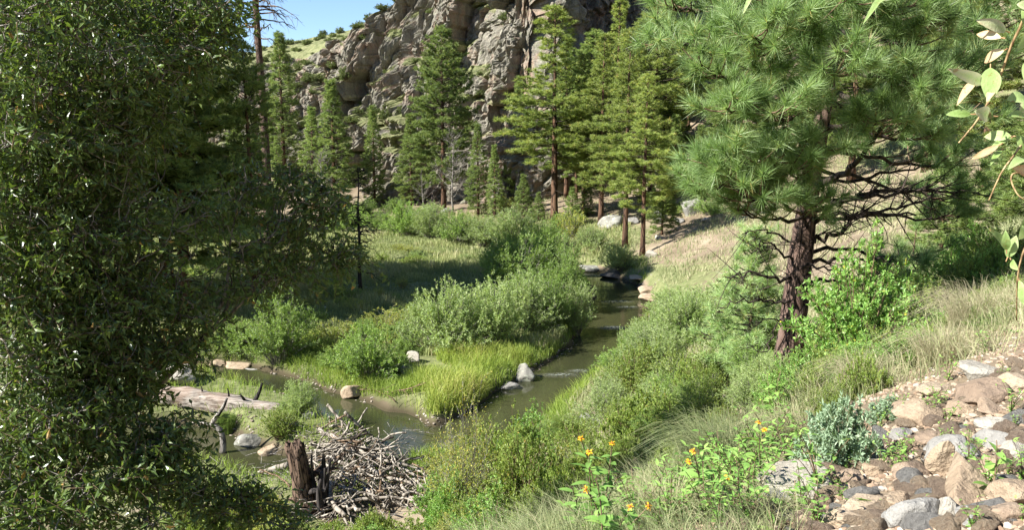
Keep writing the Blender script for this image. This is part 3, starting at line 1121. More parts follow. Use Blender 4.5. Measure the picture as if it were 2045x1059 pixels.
def snag(px, py, toprow, Y, label, seed, mat, nb, ln0, r0=.14, name='dead_tree', up=.0, sub=6, tlo=.15, wiggle=.08):
    rng = np.random.default_rng(seed)
    g = P(px, py, Y)
    z0 = gz1(g[0], g[1])
    Hh = P(px, toprow, Y)[2] - z0
    root = empty(name, (g[0], Y, z0))
    hs = np.linspace(0, 1, 12)
    tp = np.stack([np.cumsum(rng.normal(0, .03, 12)), np.zeros(12), hs * Hh - .1], 1)
    mb = MB()
    tubes(mb, tp, r0 * (1 - hs * .85), 7)
    mb.build('trunk', mat, root)
    mb = MB()
    BP, BR, SP, SR = [], [], [], []
    for i in range(nb):
        h = rng.uniform(tlo, .97)
        az = rng.uniform(0, 6.28)
        ln = ln0 * (1.1 - h * .75) * rng.uniform(.5, 1.2)
        d = np.array([math.cos(az), math.sin(az), rng.uniform(-.35, .25) + up])
        s = np.array([np.interp(h, hs, tp[:, 0]), 0, h * Hh])
        p_ = bez(s, s + d * ln * .5 + np.array([0, 0, .1]), s + d * ln + np.array([0, 0, ln * (rng.uniform(-.4, .1) + up)]), 8)
        p_[1:] += rng.normal(0, wiggle * .6, (7, 3))
        BP.append(p_); BR.append(r0 * .28 * np.linspace(1, .25, 8))
        for k in range(sub):
            b0 = p_[rng.integers(2, 8)]
            e = b0 + rng.normal(0, .22, 3) * ln0 * .5 + d * .25 * ln0 * .5 + np.array([0, 0, up * .5])
            SP.append(bez(b0, (b0 + e) / 2 + rng.normal(0, .04, 3), e, 4)); SR.append(r0 * .10 * np.linspace(1, .5, 4))
    tubes(mb, np.array(BP), np.array(BR), 4, .5, False)
    if SP:
        tubes(mb, np.array(SP), np.array(SR), 3, .5, False)
    mb.build('branches', mat, root)
    tag(root, label, 'dead tree')
    return root


snag(722, 604, 330, 49, 'thin blackened dead conifer standing alone on the meadow', 5, M['burnt'], 60, 1.5, .13)
snag(903, 420, 268, 92, 'bare pale grey tree in front of the tall dense pine', 6, M['twig_grey'], 46, 2.6, .12, 'bare_tree', .55, 7, .2)
snag(642, 405, 300, 98, 'small bare grey tree by the left cliff foot', 16, M['twig_grey'], 36, 2.2, .10, 'bare_tree', .5, 6)
snag(846, 420, 340, 90, 'low bare grey sapling left of the bare pale grey tree', 17, M['twig_grey'], 24, 1.4, .06, 'bare_tree', .5, 5)

# ------------------------------------------------------------------ near pine, limb by limb
def near_pine():
    rng = np.random.default_rng(42)
    base = P(1572, 752, 11.0)
    base[2] = gz1(base[0], base[1])
    root = empty('pine_tree', tuple(base))
    tpx = [(1570, 765, 11.0), (1582, 660, 11.0), (1592, 570, 11.0), (1603, 480, 11.0), (1614, 400, 11.0), (1630, 300, 11.05), (1650, 180, 11.1), (1660, 60, 11.1), (1664, -120, 11.2), (1668, -320, 11.2), (1668, -520, 11.2)]
    tw = np.array([P(*q) for q in tpx])
    path = smooth_path(tw, 40)
    rows = np.interp(np.linspace(0, 10, 40), np.arange(11), [q[1] for q in tpx])
    rad = np.interp(rows, [-520, -320, 0, 370, 480, 600, 700, 765], [.03, .05, .085, .115, .142, .160, .185, .235])
    mb = MB()
    # ridged bark: rings of 20 with plates
    S = 22
    T = norm(np.gradient(path, axis=0))
    A = norm(np.cross(T, np.array([0, 1.0, 0])))
    B = np.cross(T, A)
    dense = smooth_path(path, 160)
    radd = np.interp(np.linspace(0, 1, 160), np.linspace(0, 1, 40), rad)
    T = norm(np.gradient(dense, axis=0)); A = norm(np.cross(T, np.array([0, 1.0, 0]))); B = np.cross(T, A)
    S = 36
    ang = np.arange(S) / S * 2 * math.pi
    al = np.linspace(0, 11, 160)
    q = np.stack([np.cos(ang)[None] * 2.6 + 0 * al[:, None], np.sin(ang)[None] * 2.6 + 0 * al[:, None], al[:, None] * 1.6 + 0 * ang[None]], -1)
    w1, w2, wc = worley(q * 1.15, 3)
    ridge = np.sqrt(np.clip(w2 - w1, 0, .5)) * .16 + (wc - .5) * .05 + fbm(q * 3, 3, 2) * .02
    rr = radd[:, None] * (1 - .06 + ridge)
    V = dense[:, None] + A[:, None] * np.cos(ang)[None, :, None] * rr[..., None] + B[:, None] * np.sin(ang)[None, :, None] * rr[..., None]
    k = np.arange(159)[:, None]; s_ = np.arange(S)[None]
    a = k * S + s_; b = k * S + (s_ + 1) % S; c = a + S; d = b + S
    f = np.concatenate([np.stack([a, b, d], -1).reshape(-1, 3), np.stack([a, d, c], -1).reshape(-1, 3)])
    mb.add(V.reshape(-1, 3) - base, f, .5)
    mb.build('trunk', M['bark_pine'], root)

    mbr, mtw, mf = MB(), MB(), MB()

    def onrow(r):
        return np.array([np.interp(-r, -rows, path[:, c_]) for c_ in range(3)])
    # attach row, list of (px, py, Y), foliage start fraction (None = bare), thickness, number of side shoots
    L = [
        # left upper sweep
        (60, [(1560, 70, 10.4), (1440, 90, 10.0), (1310, 85, 9.8)], .42, .045, 26),
        (30, [(1540, 10, 10.6), (1400, 20, 10.4), (1330, 10, 10.3)], .40, .04, 22),
        (110, [(1570, 120, 10.2), (1480, 160, 9.6), (1400, 130, 9.3)], .38, .04, 24),
        (150, [(1570, 170, 10.0), (1500, 220, 9.3), (1450, 215, 9.0)], .38, .04, 24),
        (170, [(1600, 190, 10.0), (1570, 240, 9.2), (1540, 225, 8.8)], .38, .04, 24),
        (80, [(1600, 90, 10.0), (1550, 110, 9.2), (1500, 70, 8.8)], .38, .04, 24),
        (40, [(1640, 40, 10.0), (1600, 60, 9.2), (1585, 40, 8.9)], .38, .04, 22),
        (90, [(1660, 110, 10.2), (1670, 150, 9.3), (1665, 150, 8.8)], .38, .04, 24),
        (200, [(1740, 230, 11.3), (1860, 250, 11.6), (1950, 240, 11.8)], .35, .04, 26),
        (290, [(1720, 310, 11.4), (1830, 330, 11.8), (1930, 330, 12.0)], .40, .035, 24),
        (90, [(1780, 120, 11.3), (1920, 130, 11.6), (2020, 120, 11.8)], .35, .04, 26),
        (330, [(1730, 360, 11.6), (1840, 390, 12.0), (1920, 400, 12.3)], .5, .03, 22),
        (392, [(1520, 375, 10.0), (1450, 370, 9.6), (1400, 385, 9.4)], .25, .03, 26),
        (388, [(1560, 395, 9.8), (1500, 400, 9.3), (1450, 350, 9.1)], .25, .03, 26),
        (-20, [(1700, 10, 10.3), (1760, 30, 9.8), (1800, 15, 9.5)], .38, .04, 24),
        (60, [(1720, 70, 10.3), (1800, 90, 9.8), (1860, 60, 9.6)], .38, .04, 26),
        (100, [(1730, 110, 10.2), (1800, 160, 9.6), (1850, 170, 9.3)], .38, .04, 26),
        (130, [(1740, 150, 10.4), (1850, 160, 10.3), (1920, 170, 10.2)], .45, .04, 24),
        (10, [(1760, 30, 11.2), (1880, 60, 11.3), (1990, 60, 11.4)], .38, .04, 26),
        (180, [(1700, 200, 10.4), (1740, 250, 9.6), (1750, 240, 9.2)], .45, .04, 22),
        (370, [(1680, 350, 10.6), (1730, 300, 10.0), (1790, 205, 9.6)], .72, .055, 22),
        (330, [(1640, 300, 10.5), (1650, 300, 9.8), (1650, 300, 9.3)], .5, .03, 18),
        (250, [(1700, 260, 10.9), (1800, 280, 10.9), (1880, 270, 10.9)], .4, .04, 22),
        (-60, [(1620, -20, 10.2), (1560, 0, 9.6), (1520, 15, 9.3)], .4, .04, 22),
        (-80, [(1660, -30, 10.2), (1690, -20, 9.6), (1700, 5, 9.3)], .4, .04, 22),
        (-40, [(1750, -40, 11.2), (1850, -20, 11.3), (1940, -10, 11.4)], .4, .04, 22),
        (-60, [(1560, -50, 11), (1460, -40, 11), (1380, -40, 11)], .4, .04, 20),
        # lower left fan of bright needles
        (395, [(1540, 400, 10.4), (1470, 385, 10.0), (1420, 360, 9.8)], .30, .032, 24),
        (385, [(1550, 380, 10.1), (1490, 355, 9.6), (1440, 330, 9.3)], .30, .03, 24),
        (380, [(1580, 370, 10.1), (1540, 350, 9.5), (1510, 325, 9.2)], .30, .03, 22),
        (372, [(1600, 365, 10.2), (1590, 345, 9.6), (1575, 325, 9.3)], .35, .03, 18),
        (430, [(1560, 440, 10.4), (1520, 435, 10.1), (1470, 420, 9.9)], .35, .028, 16),
        (425, [(1600, 425, 10.3), (1610, 425, 9.8), (1620, 410, 9.5)], .4, .025, 10),
        # lower right, shaded foliage
        (500, [(1700, 500, 11.4), (1780, 515, 11.8), (1850, 510, 12.1)], .5, .03, 20),
        (560, [(1660, 560, 11.2), (1720, 555, 11.3), (1780, 545, 11.4)], .55, .025, 12),
        (440, [(1740, 430, 11.6), (1850, 440, 12.0), (1900, 430, 12.3)], .7, .03, 14),
    ]
    D = [
        (400, [(1700, 395, 11.2), (1790, 380, 11.5), (1960, 385, 12)], .045, 26),
        (425, [(1690, 400, 10.8), (1790, 385, 10.8), (1880, 375, 10.9)], .040, 26),
        (455, [(1670, 430, 10.8), (1760, 425, 10.9), (1860, 395, 11.0)], .038, 26),
        (480, [(1660, 470, 10.9), (1720, 430, 10.8), (1830, 430, 10.9)], .040, 30),
        (525, [(1680, 520, 11), (1760, 520, 11.2), (1830, 530, 11.4)], .030, 20),
        (560, [(1560, 560, 10.8), (1510, 545, 10.6), (1450, 558, 10.5)], .028, 18),
        (600, [(1550, 605, 10.8), (1500, 600, 10.6), (1440, 612, 10.5)], .020, 12),
        (520, [(1560, 510, 10.8), (1540, 485, 10.7), (1500, 505, 10.6)], .020, 14),
        (500, [(1570, 480, 10.9), (1530, 460, 10.8), (1480, 470, 10.7)], .020, 14),
        (590, [(1640, 590, 11), (1700, 570, 11.1), (1750, 580, 11.2)], .022, 16),
        (640, [(1560, 640, 10.8), (1520, 640, 10.7), (1490, 655, 10.6)], .016, 10),
        (540, [(1620, 530, 10.7), (1680, 545, 10.5), (1720, 530, 10.3)], .02, 16),
        (350, [(1700, 360, 11.2), (1800, 340, 11.6), (1880, 330, 11.8)], .03, 16),
        (660, [(1555, 650, 10.7), (1530, 700, 10.6), (1500, 690, 10.6)], .016, 8),
    ]
    TO, TA, TV = [], [], []
    LP, LR, SP, SR, FP, FR = [], [], [], [], [], []
    for (r, pts, fs, th, ns) in L:
        ns = int(ns * .72)
        s = onrow(r)
        w = np.vstack([s] + [P(*q) for q in pts])
        K = 14
        p_ = smooth_path(w, K)
        p_[1:-1] += rng.normal(0, .018, (K - 2, 3))
        ln = np.linalg.norm(np.diff(p_, axis=0), axis=1).sum()
        LP.append(p_); LR.append(th * np.linspace(1, .28, K))
        tt_ = np.linspace(0, 1, K)
        for k in range(ns):
            t0 = fs + (1 - fs) * (k + rng.uniform(0, 1)) / ns
            b0 = np.array([np.interp(t0, tt_, p_[:, c_]) for c_ in range(3)])
            d0 = norm(p_[min(K - 1, int(t0 * (K - 1)) + 1)] - p_[max(0, int(t0 * (K - 1)) - 1)])
            sd = norm(np.cross(d0, [0, 0, 1.0]))
            dd = norm(d0 * .7 + sd * (1 if k % 2 else -1) * rng.uniform(.3, 1.3) + np.array([0, 0, rng.uniform(-.15, .75)]))
            sl = rng.uniform(.25, .62) * (1.1 - .35 * t0)
            b1 = b0 + dd * sl + np.array([0, 0, sl * .2])
            pp = bez(b0, b0 + dd * sl * .5 - np.array([0, 0, .04]), b1, 5)
            SP.append(pp); SR.append(.011 * np.linspace(1, .45, 5))
            TO.append(b1); TA.append(norm(b1 - pp[3]) + np.array([0, 0, .25])); TV.append(rng.uniform(.35, .75))
            for e_ in range(rng.integers(0, 3)):
                m0 = pp[rng.integers(2, 4)]
                e1 = m0 + norm(dd + rng.normal(0, .7, 3) + np.array([0, 0, .35])) * rng.uniform(.12, .28)
                FP.append(bez(m0, (m0 + e1) / 2, e1, 3)); FR.append([.007, .006, .004])
                TO.append(e1); TA.append(norm(e1 - m0) + np.array([0, 0, .25])); TV.append(rng.uniform(.25, .7))
        TO.append(p_[-1]); TA.append(p_[-1] - p_[-2]); TV.append(.7)
    tubes(mbr, np.array(LP) - base, np.array(LR), 7, .5, False)
    tubes(mtw, np.array(SP) - base, np.array(SR), 4, .5, False)
    tubes(mtw, np.array(FP) - base, np.array(FR), 3, .5, False)
    LP, LR, SP, SR = [], [], [], []
    FP, FR = [], []
    for (r, pts, th, ns) in D:
        s = onrow(r)
        ns = int(ns * .75)
        w = np.vstack([s] + [P(*q) for q in pts])
        K = 18
        p_ = smooth_path(w, K)
        p_[1:] += rng.normal(0, .022, (K - 1, 3))
        LP.append(p_); LR.append(th * np.linspace(1, .3, K))
        for k in range(ns):
            i = rng.integers(3, K - 1)
            b0 = p_[i]
            d0 = norm(p_[i + 1] - p_[i - 1])
            dd = norm(d0 + runit(rng, 1)[0] * np.array([.8, .8, .9]))
            sl = rng.uniform(.2, .7)
            m_ = b0 + dd * sl * .5 + rng.normal(0, .06, 3)
            e1 = b0 + dd * sl + rng.normal(0, .08, 3) + np.array([0, 0, rng.uniform(-.15, .1)])
            pp = bez(b0, m_, e1, 6)
            SP.append(pp); SR.append(th * .28 * np.linspace(1, .3, 6))
            for e_ in range(2):
                q0 = pp[rng.integers(1, 6)]
                q1 = q0 + runit(rng, 1)[0] * rng.uniform(.08, .25)
                FP.append(bez(q0, (q0 + q1) / 2 + rng.normal(0, .02, 3), q1, 3)); FR.append(th * .12 * np.array([1, .8, .5]))
    mdd = MB()
    tubes(mdd, np.array(LP) - base, np.array(LR), 6, .5, False)
    tubes(mdd, np.array(SP) - base, np.array(SR), 4, .5, False)
    tubes(mdd, np.array(FP) - base, np.array(FR), 3, .5, False)
    mbr.build('branches', M['bark_dark'], root)
    mtw.build('shoots', M['twig_brown'], root)
    o = mdd.build('dead_branches', M['bark_dark'], root)
    o['label'] = 'bare dark dead lower branches with fine twigs'
    tuft(mf, np.array(TO) - base, np.array(TA), 95, .215, .0075, rng, np.array(TV), .68, .12)
    mf.build('needles', M['needle_near'], root, smooth=False)
    tag(root, 'large near pine with reddish scaly trunk and bright tufts of long needles', 'pine tree')


near_pine()

# ------------------------------------------------------------------ willow tree at the left
def grow(rng, targets, s, r, path_dir, out, depth=0):
    """joins target points to a start point with forking limbs"""
    n = len(targets)
    if n == 0:
        return
    if n <= 3 or depth > 9:
        for t_ in targets:
            m_ = s * .5 + t_ * .5 + path_dir * np.linalg.norm(t_ - s) * .15
            out.append((bez(s, m_, t_, 8), max(.004, r * .5), .004))
        return
    k = 2 if n < 40 else 3
    cen = targets[rng.choice(n, k, replace=False)]
    for it in range(5):
        lab = ((targets[:, None] - cen[None]) ** 2).sum(-1).argmin(1)
        cen = np.array([targets[lab == i].mean(0) if (lab == i).any() else cen[i] for i in range(k)])
    for i in range(k):
        sub = targets[lab == i]
        if not len(sub):
            continue
        c_ = sub.mean(0)
        f_ = .5
        e = s + (c_ - s) * f_ + rng.normal(0, .04, 3) * np.linalg.norm(c_ - s)
        ln = np.linalg.norm(e - s)
        m_ = s + path_dir * ln * .45 + (e - s) * .25
        r1 = max(.006, r * (len(sub) / n) ** .45)
        out.append((bez(s, m_, e, 8), r1 * 1.05, r1 * .9))
        grow(rng, sub, e, r1 * .9, norm(e - m_), out, depth + 1)


def willow_tree():
    rng = np.random.default_rng(11)
    base = np.array([-5.0, 8.2, 0.0])
    base[2] = gz1(base[0], base[1])
    root = empty('willow_tree', tuple(base))
    blobs = [  # px, py, depth, radius px, radius depth, weight
        (60, 60, 8.0, 170, 1.2, 9), (230, 60, 8.4, 150, 1.2, 8), (380, 30, 8.6, 95, .9, 4), (440, 20, 8.8, 40, .5, .6),
        (60, 260, 7.8, 170, 1.2, 9), (200, 260, 8.2, 120, 1.2, 7), (290, 160, 8.4, 90, .7, 1.6), (400, 120, 8.8, 50, .5, .6),
        (60, 450, 7.8, 160, 1.2, 9), (200, 440, 8.2, 130, 1.2, 7), (320, 430, 8.6, 90, .7, 1.3), (440, 410, 8.8, 80, .6, .8),
        (560, 390, 9.0, 80, .5, .75), (630, 460, 9.0, 75, .5, .85), (540, 465, 9.0, 75, .5, .85), (440, 480, 8.6, 70, .5, 1.2), (690, 510, 9.0, 38, .3, .8), (600, 370, 9.0, 50, .4, 1.0), (660, 400, 9.0, 40, .4, .7), (500, 560, 8.8, 60, .4, .6), (560, 540, 8.9, 50, .4, .4), (520, 340, 9.0, 55, .4, .4), (560, 1040, 7.8, 40, .3, .7),
        (60, 640, 7.6, 160, 1.1, 9), (200, 620, 8.0, 130, 1.0, 7), (330, 570, 8.4, 95, .7, 2.0), (420, 620, 8.4, 70, .5, 1.0), (600, 530, 9.0, 60, .4, .6),
        (50, 830, 7.4, 150, 1.0, 8), (180, 800, 7.6, 120, .9, 6), (280, 720, 8.0, 75, .6, 1.7), (360, 690, 8.2, 45, .5, .9),
        (60, 1000, 7.0, 150, .9, 8), (210, 980, 7.2, 120, .9, 6.5), (340, 1000, 7.4, 95, .6, 4), (440, 1020, 7.6, 60, .5, 1.8), (290, 900, 7.4, 60, .5, 1.8), (360, 860, 7.6, 45, .4, .8), (500, 1000, 7.7, 35, .3, .7),
        # the part of the crown outside the picture
        (-160, 100, 8.2, 170, 1.4, 2.5), (-160, 400, 8.0, 170, 1.4, 2.5), (-160, 750, 7.8, 170, 1.2, 2.5),
        (0, -150, 8.4, 200, 1.4, 3), (240, -130, 8.6, 170, 1.2, 2.5),
    ]
    tot = 6600
    wsum = sum(b[5] for b in blobs)
    T = []
    for (px, py, Y, rp, rd, w) in blobs:
        n = int(tot * w / wsum)
        c = P(px, py, Y)
        rw = rp / F * Y
        d = runit(rng, n) * rng.uniform(0, 1, (n, 1)) ** .38
        T.append(c + d * np.array([rw, rd, rw]))
    T = np.concatenate(T)
    q = fbm(T * 1.25, 2, 13)
    T = T[q > -.42]
    gzv = gz(T[:, 0], T[:, 1])
    T = T[T[:, 2] > gzv + .12]
    out = []
    # forks low down
    s0 = base + np.array([.05, 0, .9])
    grow(rng, T, s0, .13, np.array([0, 0, 1.0]), out)
    mt = MB()
    tp = np.stack([base - np.array([0, 0, .3]), base + np.array([0, 0, .3]), s0]) - base
    tubes(mt, smooth_path(tp, 8), np.linspace(.30, .2, 8), 12)
    mt.build('trunk', M['twig_grey'], root)
    mb = MB()
    Pp = np.array([o[0] for o in out]) - base
    Rr = np.array([np.linspace(o[1], o[2], 8) for o in out])
    tubes(mb, Pp, Rr, 5, .5, False)
    mb.build('branches', M['twig_grey'], root)
    # leafy shoots at each target
    n = len(T)
    sd = norm(rng.normal(0, 1, (n, 3)) * np.array([1, 1, .5]) + np.array([.35, 0, -.35]))
    sl = rng.uniform(.22, .42, n)
    p0 = T - sd * sl[:, None] * .2
    p2 = T + sd * sl[:, None] * .8 + np.array([0, 0, -1.0]) * sl[:, None] * .22
    pm = (p0 + p2) / 2 + np.array([0, 0, .03])
    SPth = bez(p0, pm, p2, 5)
    ms_ = MB()
    tubes(ms_, SPth - base, np.array([[.0035, .003, .0028, .0022, .0016]]) + np.zeros((n, 1)), 3, .5, False)
    ms_.build('shoots', M['twig_brown'], root)
    nl = 11
    tt = np.linspace(.08, 1, nl)
    pos = ((1 - tt) ** 2)[None, :, None] * p0[:, None] + (2 * tt * (1 - tt))[None, :, None] * pm[:, None] + (tt ** 2)[None, :, None] * p2[:, None]
    pos = pos.reshape(-1, 3)
    dd = np.repeat(norm(p2 - p0), nl, 0)
    ld = norm(dd * .5 + runit(rng, len(pos)) * 1.0 + np.array([0, 0, -.12]))
    vv = np.clip(rng.beta(2, 2.2, len(pos)) * .95 + (rng.uniform(0, 1, len(pos)) > .982) * .5, 0, 1)
    mf = MB()
    leaves(mf, pos - base, ld, rng.uniform(.06, .11, len(pos)), rng.uniform(.024, .040, len(pos)), rng, vv, .22, .25, .35)
    mf.build('leaves', M['willow_tree'], root, smooth=False)
    tag(root, 'big dark leafy willow tree filling the whole left side of the view', 'willow tree')


willow_tree()

# ------------------------------------------------------------------ shrubs
def shrub(name, Hh, R, nst, seed, leaf, stem='twig_grey', nlf=22, LL=.06, LW=.012, side=5, tip=.0, lean=.5, cat='shrub', stemr=.012, fold=.2, up=.5, droop=.12, lo=.25):
    """many arching stems with leafy side twigs"""
    rng = np.random.default_rng(seed)
    root = empty(name)
    az = rng.uniform(0, 2 * math.pi, nst)
    rr = np.sqrt(rng.uniform(0, 1, nst)) * R
    lob = 1 + .16 * np.sin(az * 2 + seed) + .12 * np.sin(az * 5 + seed * 2)
    rr = rr * lob
    hh = Hh * (1 - .55 * np.clip(rr / R, 0, 1.1) ** 2.2) * rng.uniform(.6, 1.1, nst) * (1 + .22 * (rng.uniform(0, 1, nst) > .9))
    b = np.stack([np.cos(az) * rr * .22, np.sin(az) * rr * .22, np.full(nst, -.1)], 1)
    e = np.stack([np.cos(az) * rr, np.sin(az) * rr, hh], 1)
    m_ = b + (e - b) * np.array([.30, .30, .62]) + rng.normal(0, .06 * R, (nst, 3))
    K = 8
    SPt = bez(b, m_, e, K)
    mb = MB()
    tubes(mb, SPt, stemr * np.linspace(1, .3, K)[None] * rng.uniform(.6, 1.2, (nst, 1)), 4, .5, False)
    # side twigs
    ts = rng.uniform(lo, 1, (nst, side))
    ts[:, 0] = 1
    t_ = ts[..., None]
    p = (1 - t_) ** 2 * b[:, None] + 2 * t_ * (1 - t_) * m_[:, None] + t_ ** 2 * e[:, None]
    p = p.reshape(-1, 3)
    tg_ = norm(np.repeat(e - m_, side, 0))
    d = norm(tg_ * .8 + runit(rng, len(p)) * .75 + np.array([0, 0, .35]))
    sl = rng.uniform(.15, .34, len(p)) * Hh / 2.0 * 1.1
    pe = p + d * sl[:, None]
    pe[:, 2] -= droop * sl
    pe[:, 2] = np.maximum(pe[:, 2], .03)
    tubes(mb, np.stack([p, (p + pe) / 2 + np.array([0, 0, .01]), pe], 1), stemr * .35 * np.array([[1, .8, .4]]) + np.zeros((len(p), 1)), 3, .5, False)
    mb.build('stems', M[stem], root)
    tt = rng.uniform(0, 1.05, (len(p), nlf))
    pos = (p[:, None] + (pe - p)[:, None] * tt[..., None]).reshape(-1, 3)
    dd = np.repeat(d, nlf, 0)
    ld = norm(dd * .7 + runit(rng, len(pos)) * .8)
    clump = vnoise(pos * (2.2 / max(R, .4)), seed) * .12
    vv = np.clip(rng.beta(2, 2, len(pos)) + clump + (rng.uniform(0, 1, len(pos)) > .97) * .25, 0, 1)
    mf = MB()
    leaves(mf, pos, ld, LL * rng.uniform(.7, 1.2, len(pos)), LW * rng.uniform(.7, 1.2, len(pos)), rng, vv, fold, .15, up)
    mf.build('leaves', M[leaf], root, smooth=False)
    tag(root, 'green shrub', cat)
    return Kind(root), Hh, R


SK = {
    'silver': shrub('willow_shrub', 2.0, 1.5, 150, 1, 'willow_silver', nlf=16, LL=.10, LW=.027, side=7),
    'silver2': shrub('willow_shrub', 2.2, 1.2, 130, 2, 'willow_silver', nlf=16, LL=.10, LW=.027, side=7),
    'green': shrub('willow_shrub', 2.2, 1.3, 140, 3, 'willow_green', nlf=17, LL=.10, LW=.027, side=7),
    'green2': shrub('willow_shrub', 1.8, 1.5, 140, 4, 'willow_green', nlf=16, LL=.10, LW=.03, side=7),
    'olive': shrub('leafy_shrub', 1.5, 1.2, 110, 5, 'leaf_olive', 'twig_brown', nlf=15, LL=.065, LW=.038, side=7),
    'olive2': shrub('leafy_shrub', 1.7, 1.1, 90, 6, 'leaf_olive', 'twig_grey', nlf=13, LL=.065, LW=.036, side=7),
    'bright': shrub('leafy_shrub', 1.3, .95, 110, 7, 'leaf_bright', 'twig_brown', nlf=14, LL=.065, LW=.034, side=7),
    'sage': shrub('sage_shrub', .42, .30, 80, 8, 'leaf_sage', 'twig_brown', nlf=18, LL=.042, LW=.015, side=7, stemr=.004, lo=.15),
    'yellow': shrub('leafy_shrub', 1.4, 1.1, 90, 9, 'leaf_yellow', 'twig_grey', nlf=13, LL=.06, LW=.03, side=6),
    'low': shrub('leafy_shrub', .9, 1.2, 100, 10, 'leaf_olive', 'twig_brown', nlf=13, LL=.07, LW=.038, side=6),
    'twiggy': shrub('twiggy_shrub', 1.9, .9, 110, 12, 'leaf_yellow', 'twig_grey', nlf=8, LL=.05, LW=.02, side=8, stemr=.008),
    'dome': shrub('cliff_bush', 1.6, 1.3, 70, 13, 'scrub', 'twig_brown', nlf=9, LL=.16, LW=.09, side=6),
}


def put_shrub(kind, px, py, wpx, hpx, label, group, rz=None, Y=None, sink=.05):
    """base seen at (px,py); size in picture units there"""
    k, Hh, R = SK[kind]
    g = G(px, py) if Y is None else GY(px, Y)
    s_px = g[1] / F
    sx = wpx * s_px / (2 * R * 1.08)
    sz = hpx * s_px / (Hh * 1.05)
    rng = random.Random(int(px * 13 + py * 7))
    return k.put((g[0], g[1], g[2] - sink), (sx, sx, sz), rng.uniform(0, 6.28) if rz is None else rz, label, group)


GB = 'willow shrubs on the grassy tongue of land'
put_shrub('green', 560, 722, 151, 143, 'bright green rounded willow shrub at the left end of the grassy tongue', GB)
put_shrub('green2', 735, 758, 151, 115, 'darker green willow shrub low at the near edge of the grassy tongue', GB)
put_shrub('silver', 890, 708, 190, 146, 'silvery willow shrub in the middle of the grassy tongue', GB)
put_shrub('silver2', 845, 690, 100, 97, 'small silvery shrub left of the middle silvery willow', GB)
put_shrub('silver2', 985, 700, 134, 148, 'silvery willow shrub right of the middle one, above bright grass', GB)
put_shrub('silver', 1045, 670, 151, 128, 'silvery willow shrub standing where the tongue narrows', GB)
put_shrub('silver2', 1150, 668, 95, 107, 'pale willow shrub leaning over the stream at the tongue point', GB)
put_shrub('green', 1095, 655, 112, 103, 'green willow shrub between two silvery ones by the stream', GB)
put_shrub('silver', 940, 672, 134, 97, 'silvery willow shrub at the far edge of the tongue', GB)
put_shrub('yellow', 670, 690, 123, 51, 'low yellowing bush right of the rounded willow shrub', GB)
put_shrub('yellow', 770, 665, 123, 48, 'low yellow green bush behind the darker willow shrub', GB)
put_shrub('green2', 470, 700, 100, 67, 'dull green shrub half hidden by the willow leaves', GB)
put_shrub('green', 1060, 615, 112, 85, 'upright bright shrub just in front of the dark shaded willow', GB)
put_shrub('green', 1130, 605, 89, 103, 'tall leafy shrub at the bend with a yellow green top', GB)

GD = 'willow thicket across the meadow'
put_shrub('green2', 1040, 588, 168, 122, 'large shaded willow, left half of the dark thicket at the bend', GD)
put_shrub('green2', 1110, 580, 134, 115, 'large shaded willow, right half of the dark thicket at the bend', GD)
put_shrub('green', 1000, 560, 100, 79, 'shaded willow at the left edge of the dark thicket', GD)
put_shrub('green2', 812, 470, 95, 67, 'round green willow at the left end of the thicket row', GD)
put_shrub('silver', 865, 478, 106, 70, 'second willow from the left in the thicket row', GD)
put_shrub('green2', 915, 482, 95, 63, 'third willow from the left in the thicket row', GD)
put_shrub('silver', 1030, 500, 145, 82, 'pale silvery willow, the brightest of the thicket row', GD)
put_shrub('silver2', 965, 490, 84, 58, 'willow filling the gap left of the pale silvery one', GD)
put_shrub('green', 1090, 500, 89, 63, 'willow right of the pale silvery one in the thicket row', GD)
put_shrub('yellow', 1140, 480, 84, 63, 'yellow green young tree like bush below the tallest pine', GD)
put_shrub('silver', 1185, 500, 89, 48, 'pale bush right of the yellow green one', GD)
put_shrub('silver', 1240, 540, 100, 51, 'low grey green bush at the foot of the brown trunked pine', GD)
put_shrub('green2', 760, 462, 67, 41, 'small willow beyond the dead conifer', GD)
put_shrub('green2', 700, 460, 100, 48, 'dark bush left of the dead conifer by the far meadow edge', GD)
for i, (px, py, w, h, kd) in enumerate(((1010, 420, 60, 28, 'yellow'), (1120, 452, 60, 24, 'low'), (860, 432, 60, 26, 'silver'), (790, 425, 60, 30, 'green2'), (730, 428, 60, 30, 'green'), (1330, 430, 70, 26, 'low'), (1380, 425, 60, 26, 'green'), (1420, 430, 70, 34, 'green2'), (1290, 400, 60, 24, 'low'), (1230, 452, 60, 20, 'low'), (680, 420, 60, 30, 'green2'), (1160, 430, 50, 22, 'green'))):
    put_shrub(kd, px, py, w, h, 'small green bush in the undergrowth below the pines', 'undergrowth bushes below the pines')

